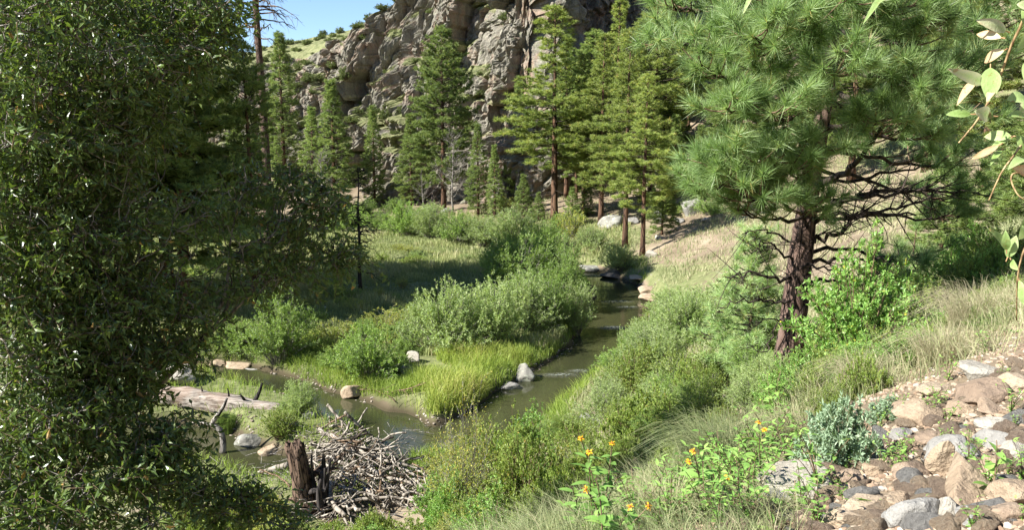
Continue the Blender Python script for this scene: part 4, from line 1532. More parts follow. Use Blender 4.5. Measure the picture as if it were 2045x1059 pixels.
put_shrub('green2', 1075, 575, 150, 112, 'large shaded willow at the heart of the dark thicket', GD)
put_shrub('green2', 1020, 560, 110, 95, 'large shaded willow behind the left half of the dark thicket', GD)
GR = 'shrubs on the right bank'
RB = [
    ('silver2', 1340, 640, 110, 70, 'pale shrub at the sandy edge of the upper stream'),
    ('silver', 1375, 690, 170, 110, 'grey green willow at the top of the right bank shrubs'),
    ('silver2', 1300, 735, 130, 95, 'grey green shrub overhanging the narrow part of the stream'),
    ('olive', 1265, 800, 130, 110, 'yellow green round leaved shrub leaning over the water'),
    ('olive2', 1350, 800, 150, 105, 'olive shrub in the middle of the right bank'),
    ('olive', 1440, 770, 150, 100, 'olive shrub left of the near pine trunk'),
    ('low', 1300, 865, 170, 95, 'wide low dark green shrub near the curved grass tuft'),
    ('olive2', 1400, 850, 140, 90, 'olive shrub just above the shaded grass'),
    ('silver2', 1450, 660, 120, 80, 'silvery shrub at the lower edge of the sunny hillside'),
    ('olive', 1520, 720, 110, 90, 'leafy shrub touching the left side of the near trunk'),
    ('olive2', 1235, 860, 90, 75, 'small leafy shrub at the waterline beside the grass tuft'),
    ('silver', 1410, 630, 120, 60, 'low pale shrub by the sandy bank'),
    ('bright', 1475, 700, 90, 60, 'bright green low bush among the olive shrubs'),
]
for kd, px, py, w, h, lb in RB:
    put_shrub(kd, px, py, w, h, lb, GR)
GN = 'shrubs around the near pine'
NB = [
    ('bright', 1725, 735, 290, 235, 'large bright green leafy bush right of the near trunk', 8.6),
    ('bright', 1630, 760, 110, 110, 'bright leafy bush hiding the foot of the near pine', 8.6),
    ('bright', 1570, 830, 110, 110, 'bright green bush at the edge of the shaded grass', 7.0),
    ('olive2', 1850, 640, 130, 120, 'thin leafy bush with reddish stems right of the large bush', 9.5),
    ('bright', 1900, 590, 130, 90, 'leafy bush under the young dark pine', 11),
    ('olive', 1990, 560, 140, 90, 'leafy bush at the right edge above the dry grass', 11.5),
    ('olive', 1800, 600, 140, 70, 'yellow green bush behind the large bright bush', 13),
    ('green2', 1700, 600, 130, 60, 'bush on the slope behind the near trunk', 17),
]
for kd, px, py, w, h, lb, Y in NB:
    put_shrub(kd, px, py, w, h, lb, GN, Y=Y)
GF = 'shrubs at the bottom of the view'
FB = [
    ('twiggy', 930, 1000, 190, 270, 'pale twiggy shrub with yellowing leaves in front of the water', 14.5),
    ('olive', 1050, 1030, 200, 225, 'yellow green leafy shrub right of the pale twiggy one', 12.5),
    ('bright', 980, 1059, 200, 140, 'bright green leafy shrub at the bottom edge right of the driftwood', 12),
    ('olive', 1120, 1059, 150, 150, 'leafy shrub at the bottom edge left of the orange flowers', 10),
    ('low', 830, 1080, 190, 70, 'low green bush below the driftwood pile', 14),
    ('yellow', 470, 1090, 190, 90, 'yellow green bush at the bottom below the stump', 13),
    ('olive2', 560, 1090, 120, 80, 'leafy bush at the foot of the stump', 14.5),
    ('silver2', 600, 830, 85, 75, 'small pale willow growing at the end of the fallen log', None),
    ('olive', 560, 880, 95, 60, 'bush in front of the fallen log', None),
]
for kd, px, py, w, h, lb, Y in FB:
    put_shrub(kd, px, py, w, h, lb, GF, Y=Y)
put_shrub('sage', 1705, 985, 165, 165, 'grey green sage plant standing among the foreground rocks', 'low plants of the rocky slope', Y=4.15)
put_shrub('sage', 1800, 870, 90, 60, 'small sage plant above the flat grey rock', 'low plants of the rocky slope', Y=4.9)
put_shrub('sage', 1400, 1000, 150, 50, 'feathery grey green plant at the foot of the flower stalks', 'low plants of the rocky slope', Y=4.0)


def fill_shrubs(poly, n, kinds, wr, hr, label, group, seed, ymax=None):
    rs_ = random.Random(seed)
    xs = [q[0] for q in poly]; ys = [q[1] for q in poly]
    k = 0
    while k < n:
        x, y = rs_.uniform(min(xs), max(xs)), rs_.uniform(min(ys), max(ys))
        ins = False
        for (x1, y1), (x2, y2) in zip(poly, poly[1:] + poly[:1]):
            if (y1 > y) != (y2 > y) and x < (x2 - x1) * (y - y1) / (y2 - y1) + x1:
                ins = not ins
        if not ins:
            continue
        k += 1
        g = G(x, y)
        if river_d(np.array([g[0]]), np.array([g[1]]))[0] < .5:
            continue
        put_shrub(rs_.choice(kinds), x, y, rs_.uniform(*wr), rs_.uniform(*hr), label, group)


fill_shrubs([(1225, 740), (1340, 640), (1480, 610), (1570, 690), (1560, 800), (1440, 880), (1300, 915), (1195, 890)], 46, ['olive', 'olive2', 'silver2', 'low', 'silver', 'green2'], (80, 150), (60, 105), 'middling bush in the mixed thicket covering the right bank', 'mixed thicket of the right bank', 3)
fill_shrubs([(850, 990), (1010, 920), (1150, 900), (1190, 980), (1160, 1075), (820, 1100)], 26, ['olive', 'bright', 'olive2', 'low', 'yellow'], (90, 170), (70, 130), 'leafy bush in the thicket at the bottom of the view', 'thicket at the bottom of the view', 4)
fill_shrubs([(1620, 660), (1850, 560), (2045, 500), (2045, 560), (1880, 640), (1700, 740)], 26, ['bright', 'olive', 'olive2', 'green2'], (70, 130), (50, 90), 'low leafy bush on the slope right of the near pine', 'bushes on the slope right of the near pine', 5)
fill_shrubs([(1180, 900), (1420, 800), (1490, 850), (1330, 1000), (1180, 1000)], 26, ['low', 'olive', 'green2', 'olive2'], (60, 110), (40, 75), 'low bush around the shaded hollow', 'bushes around the shaded hollow', 7)
fill_shrubs([(620, 700), (840, 640), (1000, 660), (900, 740), (700, 750)], 16, ['yellow', 'green2', 'olive'], (60, 110), (28, 48), 'low yellow green bush between the willows of the grassy tongue', 'low bushes of the grassy tongue', 8)
fill_shrubs([(640, 1085), (860, 1050), (900, 1090), (640, 1120)], 9, ['low', 'bright', 'olive'], (70, 120), (40, 60), 'small leafy bush at the bottom edge below the driftwood pile', 'bushes below the driftwood pile', 9)
fill_shrubs([(560, 575), (960, 570), (950, 625), (640, 650)], 14, ['yellow', 'low', 'green2'], (30, 70), (14, 26), 'knee high weed clump in the shaded meadow grass', 'weed clumps of the meadow', 10)
fill_shrubs([(620, 500), (950, 495), (960, 530), (600, 545)], 12, ['yellow', 'low', 'silver'], (30, 60), (10, 18), 'low weed clump in the sunlit far meadow', 'weed clumps of the far meadow', 11)
fill_shrubs([(1610, 760), (1700, 700), (1900, 640), (1900, 690), (1760, 775), (1640, 870)], 42, ['bright', 'olive', 'low', 'bright', 'olive2'], (60, 120), (45, 95), 'bright leafy plant clump at the top of the stony slope', 'leafy clumps at the top of the stony slope', 12)
fill_shrubs([(1880, 620), (2045, 560), (2045, 640), (1920, 690)], 18, ['bright', 'olive', 'olive2'], (60, 110), (30, 50), 'leafy clump in the dry grass near the right edge', 'leafy clumps in the dry grass', 13)
fill_shrubs([(330, 1100), (420, 1030), (600, 1040), (640, 1100)], 10, ['yellow', 'olive', 'low'], (90, 160), (50, 80), 'yellow green bush at the bottom below the willow', 'bushes below the willow', 6)


def cliff_bushes():
    rng = np.random.default_rng(8)
    X, Y, Z = CV[..., 0], CV[..., 1], CV[..., 2]
    ok = (CG > .45) & (X > -60) & (X < 16) & (Z > 4)
    idx = np.argwhere(ok)
    rng.shuffle(idx)
    taken = []
    for i, j in idx:
        p = CV[i, j]
        if Z[i, j] > 8 and (p[2] - CAMZ) / p[1] > .18:
            continue
        if any(np.linalg.norm(p - q) < 1.7 for q in taken):
            continue
        taken.append(p)
        if len(taken) >= 250:
            break
    k, Hh, R = SK['dome']
    R = R
    for p in taken:
        s = rng.uniform(.3, .95)
        k.put((p[0], p[1], p[2] - .15), (s, s, s * rng.uniform(.6, 1.1)), rng.uniform(0, 6.28), 'low round bush growing on a ledge of the cliff', 'bushes dotted over the cliff')


cliff_bushes()

# ------------------------------------------------------------------ grass
def scatter(rng, n, x0, x1, y0, y1, power=1.0):
    """more samples near, fewer far"""
    u = rng.uniform(0, 1, n)
    Y = y0 * (y1 / y0) ** u
    s_ = rng.uniform(x0, x1, n)
    return s_ * Y, Y


def grass_meadow():
    rng = np.random.default_rng(21)
    mb = MB()
    X, Y = scatter(rng, 230000, -.72, .14, 36, 92)
    z = gz(X, Y)
    d = river_d(X, Y)
    q = np.stack([X, Y, 0 * X], -1)
    n1 = fbm(q * .22, 3, 17)
    keep = (d > .35) & (z < 1.9) & (n1 > -1.6)
    X, Y, z, n1 = X[keep], Y[keep], z[keep], n1[keep]
    H_ = rng.uniform(.18, .5, len(X)) * (1 + .5 * n1)
    n4 = fbm(q[keep] * .9, 2, 19)
    H_ = H_ * (1 + .5 * n4)
    v = np.clip(.45 + .3 * n1 + .35 * n4 + rng.normal(0, .17, len(X)), 0, 1)
    blades(mb, np.stack([X, Y, z - .02], 1), H_, .016 + Y * .00042, rng, v, .5)
    o = mb.build('meadow_grass', M['grass_meadow'], None, False)
    tag(o, 'tall green grass covering the flat meadow', 'grass', kind='stuff')
    # rank grass along the near tongue and the stream banks
    mb = MB()
    X, Y = scatter(rng, 280000, -.45, .16, 17, 62)
    z = gz(X, Y)
    d = river_d(X, Y)
    q = np.stack([X, Y, 0 * X], -1)
    n1 = fbm(q * .45, 3, 27)
    keep = (d > .03) & (d < 3.4 + n1 * 1.8) & (z < 1.6) & (z > .04) & ~((X < -3.0) & (Y < 30.5 + 3.2 * (X < -8.5)) & (rng.uniform(0, 1, len(X)) > .12))
    X, Y, z, n1, d = X[keep], Y[keep], z[keep], n1[keep], d[keep]
    tip = np.exp(-((X + 2.0) ** 2 / 9 + (Y - 32) ** 2 / 14))
    H_ = rng.uniform(.22, .55, len(X)) * (1 + .8 * tip) * (1 + .4 * n1)
    v = np.clip(.35 + .35 * tip + .2 * n1 + rng.normal(0, .15, len(X)), 0, 1)
    blades(mb, np.stack([X, Y, z - .02], 1), H_, .02, rng, v, .8)
    o = mb.build('bank_grass', M['grass_bank'], None, False)
    tag(o, 'rank yellow green grass along the stream banks', 'grass', kind='stuff')


def grass_hill():
    rng = np.random.default_rng(22)
    mb = MB()
    X, Y = scatter(rng, 190000, -.05, .66, 13, 110)
    z = gz(X, Y)
    q = np.stack([X, Y, 0 * X], -1)
    n1 = fbm(q * .3, 3, 37)
    n2 = fbm(q * 1.4, 2, 39)
    d = river_d(X, Y)
    keep = (d > .7) & (n1 + n2 * .7 > -.1 - .25 * sm(3.5, 5.5, z) + .55 * np.exp(-(((X - 11.5) / 4.5) ** 2 + ((Y - 62) / 8) ** 2)) + .3 * sm(66, 90, Y)) & (z > .5)
    X, Y, z, n1, n2 = X[keep], Y[keep], z[keep], n1[keep], n2[keep]
    H_ = rng.uniform(.12, .42, len(X)) * (1 + .4 * n2)
    v = np.clip(.62 - .3 * n1 + rng.normal(0, .2, len(X)), 0, 1)
    blades(mb, np.stack([X, Y, z - .02], 1), H_, .008 + Y * .0005, rng, v, .7)
    o = mb.build('hillside_grass', M['grass_dry'], None, False)
    tag(o, 'sparse yellow green grass on the sunny hillside', 'grass', kind='stuff')
    # near slope
    mb = MB()
    n = 125000
    X, Y = scatter(rng, n, -.7, .95, 2.4, 15)
    z = gz(X, Y)
    q = np.stack([X, Y, 0 * X], -1)
    n1 = fbm(q * 1.1, 3, 47)
    # bare stones in the corner nearest the viewer
    stony = (1 - sm(.0, 1.1, Y - (4.0 + (X - 1.2) * .55))) * sm(.25, .42, X / Y)
    keep = rng.uniform(0, 1, n) > stony * 1.1 + np.clip(-n1 * .9, 0, .9)
    X, Y, z, n1 = X[keep], Y[keep], z[keep], n1[keep]
    H_ = rng.uniform(.10, .34, len(X)) * (1 + .5 * n1)
    right = sm(.2, .5, X / Y)
    v = np.clip(.27 + .22 * right + .25 * n1 + rng.normal(0, .22, len(X)), 0, 1)
    blades(mb, np.stack([X, Y, z - .01], 1), H_, .0022 + Y * .00038, rng, v, 1.1, dirv=(-.5, -.1, 0))
    o = mb.build('slope_grass', M['grass_dry'], None, False)
    tag(o, 'dry pale grass on the near slope around the stones', 'grass', kind='stuff')


grass_meadow()
grass_hill()


def tuft_grass(px, py, Y, n, H_, sp, label, mat, v0, lean=1.2, wd=.006):
    rng = np.random.default_rng(int(px + py))
    g = G(px, py) if Y is None else GY(px, Y)
    root = None
    mb = MB()
    r = np.sqrt(rng.uniform(0, 1, n)) * sp
    a = rng.uniform(0, 6.28, n)
    o = np.stack([np.cos(a) * r, np.sin(a) * r, np.full(n, -.03)], 1)
    az = a + rng.normal(0, .5, n)
    ld = np.stack([np.cos(az), np.sin(az), 0 * az], 1)
    hh = H_ * rng.uniform(.6, 1.1, n)
    ln = rng.uniform(.2, 1, n)[:, None] * lean
    K = 6
    pm = o + np.array([0, 0, 1.0]) * hh[:, None] * .9 + ld * hh[:, None] * ln * .2
    pe = o + np.array([0, 0, 1.0]) * hh[:, None] * (1 - .75 * ln / max(lean, 1e-3)) + ld * hh[:, None] * ln * .8
    pth = bez(o, pm, pe, K)
    tubes(mb, pth, wd * .5 * np.linspace(1, .25, K)[None] + np.zeros((n, 1)), 3, np.clip(v0 + rng.normal(0, .15, n), 0, 1), False)
    ob = mb.build('grass_tuft', M[mat], None, False)
    ob.location = tuple(g)
    tag(ob, label, 'grass tuft', 'single grass tufts')


tuft_grass(1150, 885, None, 900, .95, .25, 'arching green grass tuft hanging over the stream edge', 'grass_bank', .25, 1.3, .012)
tuft_grass(455, 875, None, 500, .9, .25, 'upright green reed tuft in front of the fallen log', 'grass_bank', .15, .4, .014)
tuft_grass(1740, 780, 6.2, 420, .42, .14, 'pale dry grass tuft above the sage plant', 'grass_dry', .75, 1.2, .003)
tuft_grass(1900, 740, 6.0, 420, .40, .16, 'pale dry grass tuft beside the orange rock', 'grass_dry', .75, 1.3, .003)
tuft_grass(1960, 670, 7.0, 520, .50, .2, 'pale dry grass tuft highest on the right slope', 'grass_dry', .8, 1.3, .003)
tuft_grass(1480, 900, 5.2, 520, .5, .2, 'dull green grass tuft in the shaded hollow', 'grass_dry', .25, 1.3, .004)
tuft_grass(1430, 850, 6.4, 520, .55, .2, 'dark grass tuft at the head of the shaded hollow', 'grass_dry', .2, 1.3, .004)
tuft_grass(1560, 1059, 3.6, 320, .22, .1, 'dry grass tuft at the bottom edge beside the stones', 'grass_dry', .6, 1.3, .0025)
tuft_grass(1350, 1059, 3.7, 420, .30, .12, 'dry grass tuft at the bottom edge between flower stalks', 'grass_dry', .65, 1.2, .0025)
tuft_grass(1620, 870, 5.3, 420, .32, .15, 'dry grass tuft left of the sage plant', 'grass_dry', .6, 1.3, .003)

# ------------------------------------------------------------------ rocks
def ico(sub):
    import bmesh
    bm = bmesh.new()
    bmesh.ops.create_icosphere(bm, subdivisions=sub, radius=1)
    v = np.array([x.co[:] for x in bm.verts])
    f = np.array([[q.index for q in p.verts] for p in bm.faces])
    bm.free()
    return norm(v), f


ICO = {1: ico(1), 2: ico(2), 3: ico(3), 4: ico(4), 5: ico(5)}


def rock_mesh(mb, seed, size, sub=4, planes=9, sharp=80.0, off=(0, 0, 0), rz=0, v=.5, rough=.02):
    rng = np.random.default_rng(seed)
    D, f = ICO[sub]
    n = norm(rng.normal(size=(planes, 3)))
    dd = rng.uniform(.62, 1.0, planes)
    cosv = D @ n.T
    r = np.where(cosv > .05, dd[None] / np.maximum(cosv, .05), 20.0)
    r = np.minimum(r, 1.5)
    rs = -np.log(np.exp(-sharp * r).sum(1) + np.exp(-sharp * 1.25)) / sharp
    if sub > 2:
        rs = rs * (1 + fbm(D * 2.6 + seed, 3, seed) * rough * 2 + fbm(D * 9 + seed, 2, seed) * rough * .5)
    V = D * rs[:, None] * np.asarray(size)
    c, s = math.cos(rz), math.sin(rz)
    V = np.stack([V[:, 0] * c - V[:, 1] * s, V[:, 0] * s + V[:, 1] * c, V[:, 2]], 1) + np.asarray(off)
    mb.add(V, f, v)


def put_rock(px, py, wpx, hpx, mat, label, group, seed, Y=None, sub=4, planes=13, rz=None, sink=.3, depth=1.0, tilt=(0, 0), name='rock'):
    """rock with its centre seen at (px,py)"""
    g = G(px, py + hpx * .35) if Y is None else GY(px, Y)
    k = g[1] / F
    mb = MB()
    rock_mesh(mb, seed, (wpx * k / 2 * 1.1, wpx * k / 2 * depth, hpx * k / 2 * 1.15), sub, planes, rz=0)
    o = mb.build(name, M[mat], None, True)
    o.location = (g[0], g[1], g[2] + hpx * k * (.5 - sink))
    o.rotation_euler = (tilt[0], tilt[1], random.Random(seed).uniform(-.5, .5) if rz is None else rz)
    tag(o, label, 'rock', group)
    return o


GK = 'foreground rocks'
FR_ = [
    # px, py, w, h, mat, label
    (1930, 965, 88, 78, 'rock_tan', 'rounded tan block with a flat cracked front face', 3),
    (1905, 900, 105, 60, 'rock_grey', 'light grey slab with flat top leaning above the tan block', 1.0),
    (1875, 925, 44, 90, 'rock_tan', 'upright tan flake on the left of the light grey slab', .7),
    (1610, 965, 150, 80, 'rock_pale', 'large pale layered slab left of the sage plant', 1.1),
    (1560, 1000, 110, 50, 'rock_grey', 'worn grey slab sloping below the pale layered slab', 1.),
    (1955, 780, 95, 60, 'rock_red', 'orange brown boulder against the dry grass', 1.),
    (1965, 742, 90, 40, 'rock_pale', 'white flat stone just above the orange brown boulder', 1.),
    (1830, 1030, 100, 62, 'rock_grey', 'broad light grey stone at the bottom edge', 1.),
    (1890, 1010, 62, 60, 'rock_pale', 'pale triangular stone between grey and tan blocks', 1.),
    (1730, 1008, 82, 48, 'rock_tan', 'tan stone just below the sage plant', 1.),
    (1690, 1030, 78, 44, 'rock_tan', 'brown rounded stone lower left of the tan stone', 1.),
    (1795, 1000, 56, 44, 'rock_tan', 'small tan stone between two bigger stones', 1.),
    (1945, 1040, 80, 34, 'rock_grey', 'bluish flat stone at the bottom edge', 1.),
    (2010, 1030, 90, 40, 'rock_red', 'reddish flat stone in the bottom right corner', 1.),
    (2020, 985, 80, 56, 'rock_tan', 'big tan stone at the right edge', 1.),
    (1835, 830, 90, 44, 'rock_tan', 'tan angular stone above the sage shadow', 1.),
    (1800, 825, 50, 34, 'rock_red', 'dull brown stone left of the tan angular stone', 1.),
    (1800, 872, 46, 26, 'rock_grey', 'small flat grey stone beside the sage plant', 1.),
    (1850, 880, 60, 32, 'rock_red', 'reddish brown stone in the sage plant shade', 1.),
    (1915, 815, 60, 30, 'rock_tan', 'tan stone below the orange brown boulder', 1.),
    (1980, 815, 60, 30, 'rock_red', 'flat reddish stone right below the orange boulder', 1.),
    (2020, 760, 60, 44, 'rock_tan', 'tan stone beside the orange boulder at the right edge', 1.),
    (1990, 880, 70, 36, 'rock_grey', 'grey stone right of the light grey slab', 1.),
    (2030, 900, 50, 40, 'rock_pale', 'pale stone half cut by the right edge', 1.),
    (1990, 935, 60, 36, 'rock_tan', 'tan stone right of the cracked block', 1.),
    (1700, 960, 50, 34, 'rock_red', 'brown stone under the sage leaves', 1.),
    (1750, 940, 60, 30, 'rock_tan', 'flat tan stone in the shadow of the sage plant', 1.),
    (1820, 945, 60, 34, 'rock_red', 'rusty stone left of the upright flake', 1.),
    (1620, 1040, 50, 30, 'rock_tan', 'small tan stone at the bottom left of the rocks', 1.),
    (1500, 1035, 90, 40, 'rock_red', 'pinkish slab fading into the dry grass', 1.),
    (1870, 780, 60, 26, 'rock_tan', 'tan stone at the edge of the dry grass', 1.),
    (1985, 845, 56, 26, 'rock_pale', 'pale stone above the grey stone at right', 1.),
]
for i, (px, py, w, h, mt, lb, dp) in enumerate(FR_):
    put_rock(px, py, w, h, mt, lb, GK, 100 + i, sub=5, planes=10, depth=dp, sink=.35, tilt=(random.Random(i).uniform(-.15, .15), random.Random(i + 50).uniform(-.2, .2)))
# lesser stones in between, each its own object, sharing five shapes per colour
proto = []
for i in range(10):
    mb = MB()
    rock_mesh(mb, 300 + i, (1, random.Random(i).uniform(.7, 1.1), random.Random(i + 9).uniform(.4, .75)), 3, 11)
    o = mb.build('stone', M[['rock_tan', 'rock_red', 'rock_grey', 'rock_tan', 'rock_red'][i % 5]], None, True)
    tag(o, 'small broken stone lying loose among the foreground rocks', 'stone', 'small loose foreground stones')
    proto.append(Kind(o))
rs = random.Random(5)
for i in range(290):
    px = rs.uniform(1470, 2060)
    lo = 1075 - (px - 1470) * .62
    py = rs.uniform(max(735, lo - 20), 1075)
    g = G(px, min(py, 1090))
    s = rs.choice([.02, .03, .04, .055, .075]) * rs.uniform(.8, 1.2)
    proto[i % 10].put((g[0], g[1], g[2] + s * .15), s, rs.uniform(0, 6.28), None, None, (rs.uniform(-.5, .5), rs.uniform(-.5, .5)))


def gravel():
    rng = np.random.default_rng(3)
    mb = MB()
    D, f = ICO[1]
    n = 16000
    X, Y = scatter(rng, n, .2, .85, 2.5, 9.5)
    stony = (1 - sm(.0, 1.6, Y - (4.6 + (X - 1.2) * .7)))
    k = rng.uniform(0, 1, n) < stony * .9 + .1
    X, Y = X[k], Y[k]
    n = len(X)
    z = gz(X, Y)
    s = rng.uniform(.006, .024, n)
    shp = rng.uniform(.6, 1.3, (n, 1, 3)) * np.array([1, 1, .6])
    V = D[None] * rng.uniform(.7, 1.2, (n, len(D), 1)) * shp * s[:, None, None] + np.stack([X, Y, z + s * .2], 1)[:, None]
    ff = f[None] + (np.arange(n) * len(D))[:, None, None]
    mb.add(V.reshape(-1, 3), ff.reshape(-1, 3), np.repeat(rng.uniform(0, 1, n), len(D)))
    t = NT('gravel')
    c = t.ramp(t.attr('v'), [(0, (.18, .12, .08)), (.5, (.30, .22, .15)), (.85, (.35, .28, .21)), (1, (.38, .34, .29))])
    o = mb.build('gravel', t.done(t.principled(c, .9, .2).outputs[0]), None, False)
    tag(o, 'fine tan rubble between the foreground rocks', 'gravel', kind='stuff')
    # stony edges of the stream
    mb = MB()
    X, Y = scatter(rng, 26000, -.45, .18, 24, 64)
    d = river_d(X, Y)
    k = (d > -.3) & (d < .55) & (fbm(np.stack([X, Y, 0 * X], -1) * .5, 2, 5) > -.1)
    X, Y = X[k], Y[k]
    n = len(X)
    z = gz(X, Y)
    s = rng.uniform(.02, .075, n)
    shp = rng.uniform(.6, 1.3, (n, 1, 3)) * np.array([1, 1, .6])
    V = D[None] * rng.uniform(.7, 1.2, (n, len(D), 1)) * shp * s[:, None, None] + np.stack([X, Y, np.maximum(z, -.03) + s * .1], 1)[:, None]
    ff = f[None] + (np.arange(n) * len(D))[:, None, None]
    mb.add(V.reshape(-1, 3), ff.reshape(-1, 3), np.repeat(rng.uniform(0, 1, n), len(D)))
    t = NT('bank_gravel')
    c = t.ramp(t.attr('v'), [(0, (.10, .07, .05)), (.5, (.20, .16, .12)), (1, (.38, .34, .29))])
    o = mb.build('bank_gravel', t.done(t.principled(c, .8, .3).outputs[0]), None, False)
    tag(o, 'wet stones and mud lining the stream edge', 'gravel', kind='stuff')


gravel()

GW = 'rocks along the stream'
for i, (px, py, w, h, mt, lb, Y) in enumerate((
    (1045, 752, 46, 50, 'rock_lichen', 'upright grey block standing in the stream at the grass tip', None),
    (1020, 774, 40, 20, 'rock_grey', 'flat grey stone in the water beside the upright grey block', None),
    (706, 790, 38, 30, 'rock_tan', 'tan pointed rock at the edge of the bright grass', None),
    (826, 716, 32, 26, 'rock_pale', 'pale rock showing between the willow shrubs', None),
    (820, 740, 46, 22, 'rock_lichen', 'dark lichened stone under the pale rock', None),
    (1208, 606, 36, 18, 'rock_wet', 'dark wet boulder in the upper stream, upper one of two', None),
    (1206, 622, 36, 18, 'rock_wet', 'dark wet boulder in the upper stream, lower one of two', None),
    (788, 853, 18, 14, 'rock_wet', 'small dark stone in open water above the driftwood', None),
    (806, 848, 12, 8, 'rock_grey', 'tiny grey stone beside the small dark stone in open water', None),
    (1118, 745, 30, 10, 'rock_wet', 'flat dark stone making the riffle in mid stream', None),
    (345, 745, 90, 44, 'rock_pale', 'big whitish bank rock seen through the willow leaves', None),
    (475, 738, 60, 22, 'rock_tan', 'tan gravelly bank stone right of the whitish rock', None),
    (500, 745, 34, 16, 'rock_grey', 'small grey stone at the left channel bank', None),
    (440, 735, 34, 16, 'rock_tan', 'small tan stone at the left channel bank', None),
    (500, 885, 62, 40, 'rock_lichen', 'dark grey boulder below the fallen log', None),
    (540, 900, 40, 22, 'rock_tan', 'brown stone right of the dark grey boulder', None),
    (575, 845, 40, 22, 'rock_lichen', 'grey stone between log end and stump', None),
    (1296, 580, 44, 16, 'rock_tan', 'tan bank rock at the right side of the upper stream', None),
    (1300, 600, 40, 16, 'rock_tan', 'flat tan rock dipping into the upper stream', None),
    (1275, 556, 40, 12, 'rock_tan', 'low tan rock at the stream bend above the dark boulders', None),
    (1225, 548, 40, 16, 'rock_wet', 'dark stone in the white water at the bend', None),
    (1180, 535, 40, 14, 'rock_lichen', 'grey stone at the head of the stream', None),
    (1600, 700, 20, 14, 'rock_grey', 'small grey stone by the near pine root', 10.6),
    (1190, 845, 60, 46, 'rock_grey', 'grey boulder behind the arching grass tuft', None),
    (620, 830, 30, 16, 'rock_lichen', 'grey stone in the shallows above the driftwood', None),
)):
    put_rock(px, py, w, h, mt, lb, GW, 400 + i, Y=Y, sub=4)
GM = 'boulders on the slope below the pines'
for i, (px, py, w, h, mt, lb) in enumerate((
    (1318, 436, 30, 24, 'rock_lichen', 'round grey boulder beside the small orange trunked pine'),
    (1380, 415, 46, 34, 'rock_lichen', 'light grey boulder at the upper right of the boulders'),
    (1225, 446, 46, 26, 'rock_lichen', 'wide lichened boulder left of the orange trunk'),
    (1262, 442, 24, 16, 'rock_grey', 'small boulder just right of the orange trunk'),
    (1300, 508, 28, 18, 'rock_pale', 'white boulder at the foot of the brown trunked pine'),
    (1315, 475, 18, 12, 'rock_pale', 'small white stone on the bare soil above the white boulder'),
    (1355, 440, 22, 12, 'rock_grey', 'small grey boulder among the hillside shadows'),
    (1180, 340, 60, 44, 'rock_lichen', 'tall grey outcrop between the pine trunks'),
    (1215, 325, 50, 50, 'rock_lichen', 'grey outcrop right of the tall one between the pine trunks'),
    (1010, 395, 40, 20, 'rock_lichen', 'grey boulder at the cliff foot'),
    (890, 424, 22, 14, 'rock_lichen', 'small boulder beneath the bare pale grey tree'),
    (1290, 425, 20, 14, 'rock_lichen', 'little boulder above the round grey boulder'),
    (1410, 440, 18, 10, 'rock_grey', 'low grey stone at the edge of the near pine needles'),
)):
    put_rock(px, py, w, h, mt, lb, GM, 500 + i, sub=4, sink=.25)

# ------------------------------------------------------------------ dead wood in the stream
def stick(p0, p1, r0, r1, seed, mat, label, group, bend=.08, K=9, S=6, forks=0, name='driftwood_stick', cat='driftwood'):
    rng = np.random.default_rng(seed)
    p0 = np.asarray(p0, dtype=float); p1 = np.asarray(p1, dtype=float)
    ln = np.linalg.norm(p1 - p0)
    m_ = (p0 + p1) / 2 + rng.normal(0, bend * ln, 3) * np.array([1, 1, .5])
    pth = bez(p0, m_, p1, K)
    pth[1:-1] += rng.normal(0, bend * .08 * ln, (K - 2, 3))
    mb = MB()
    tubes(mb, pth - p0, np.linspace(r0, r1, K) * rng.uniform(.9, 1.1, K), S, .5)
    for _ in range(forks):
        i = rng.integers(K // 3, K - 1)
        d = norm(norm(p1 - p0) + runit(rng, 1)[0] * .9)
        e = pth[i] + d * ln * rng.uniform(.12, .3)
        tubes(mb, bez(pth[i], (pth[i] + e) / 2 + rng.normal(0, .02, 3), e, 4) - p0, r0 * .5 * np.linspace(1, .5, 4), 4, .5)
    o = mb.build(name, M[mat], None, True)
    o.location = tuple(p0)
    tag(o, label, cat, group)
    return o


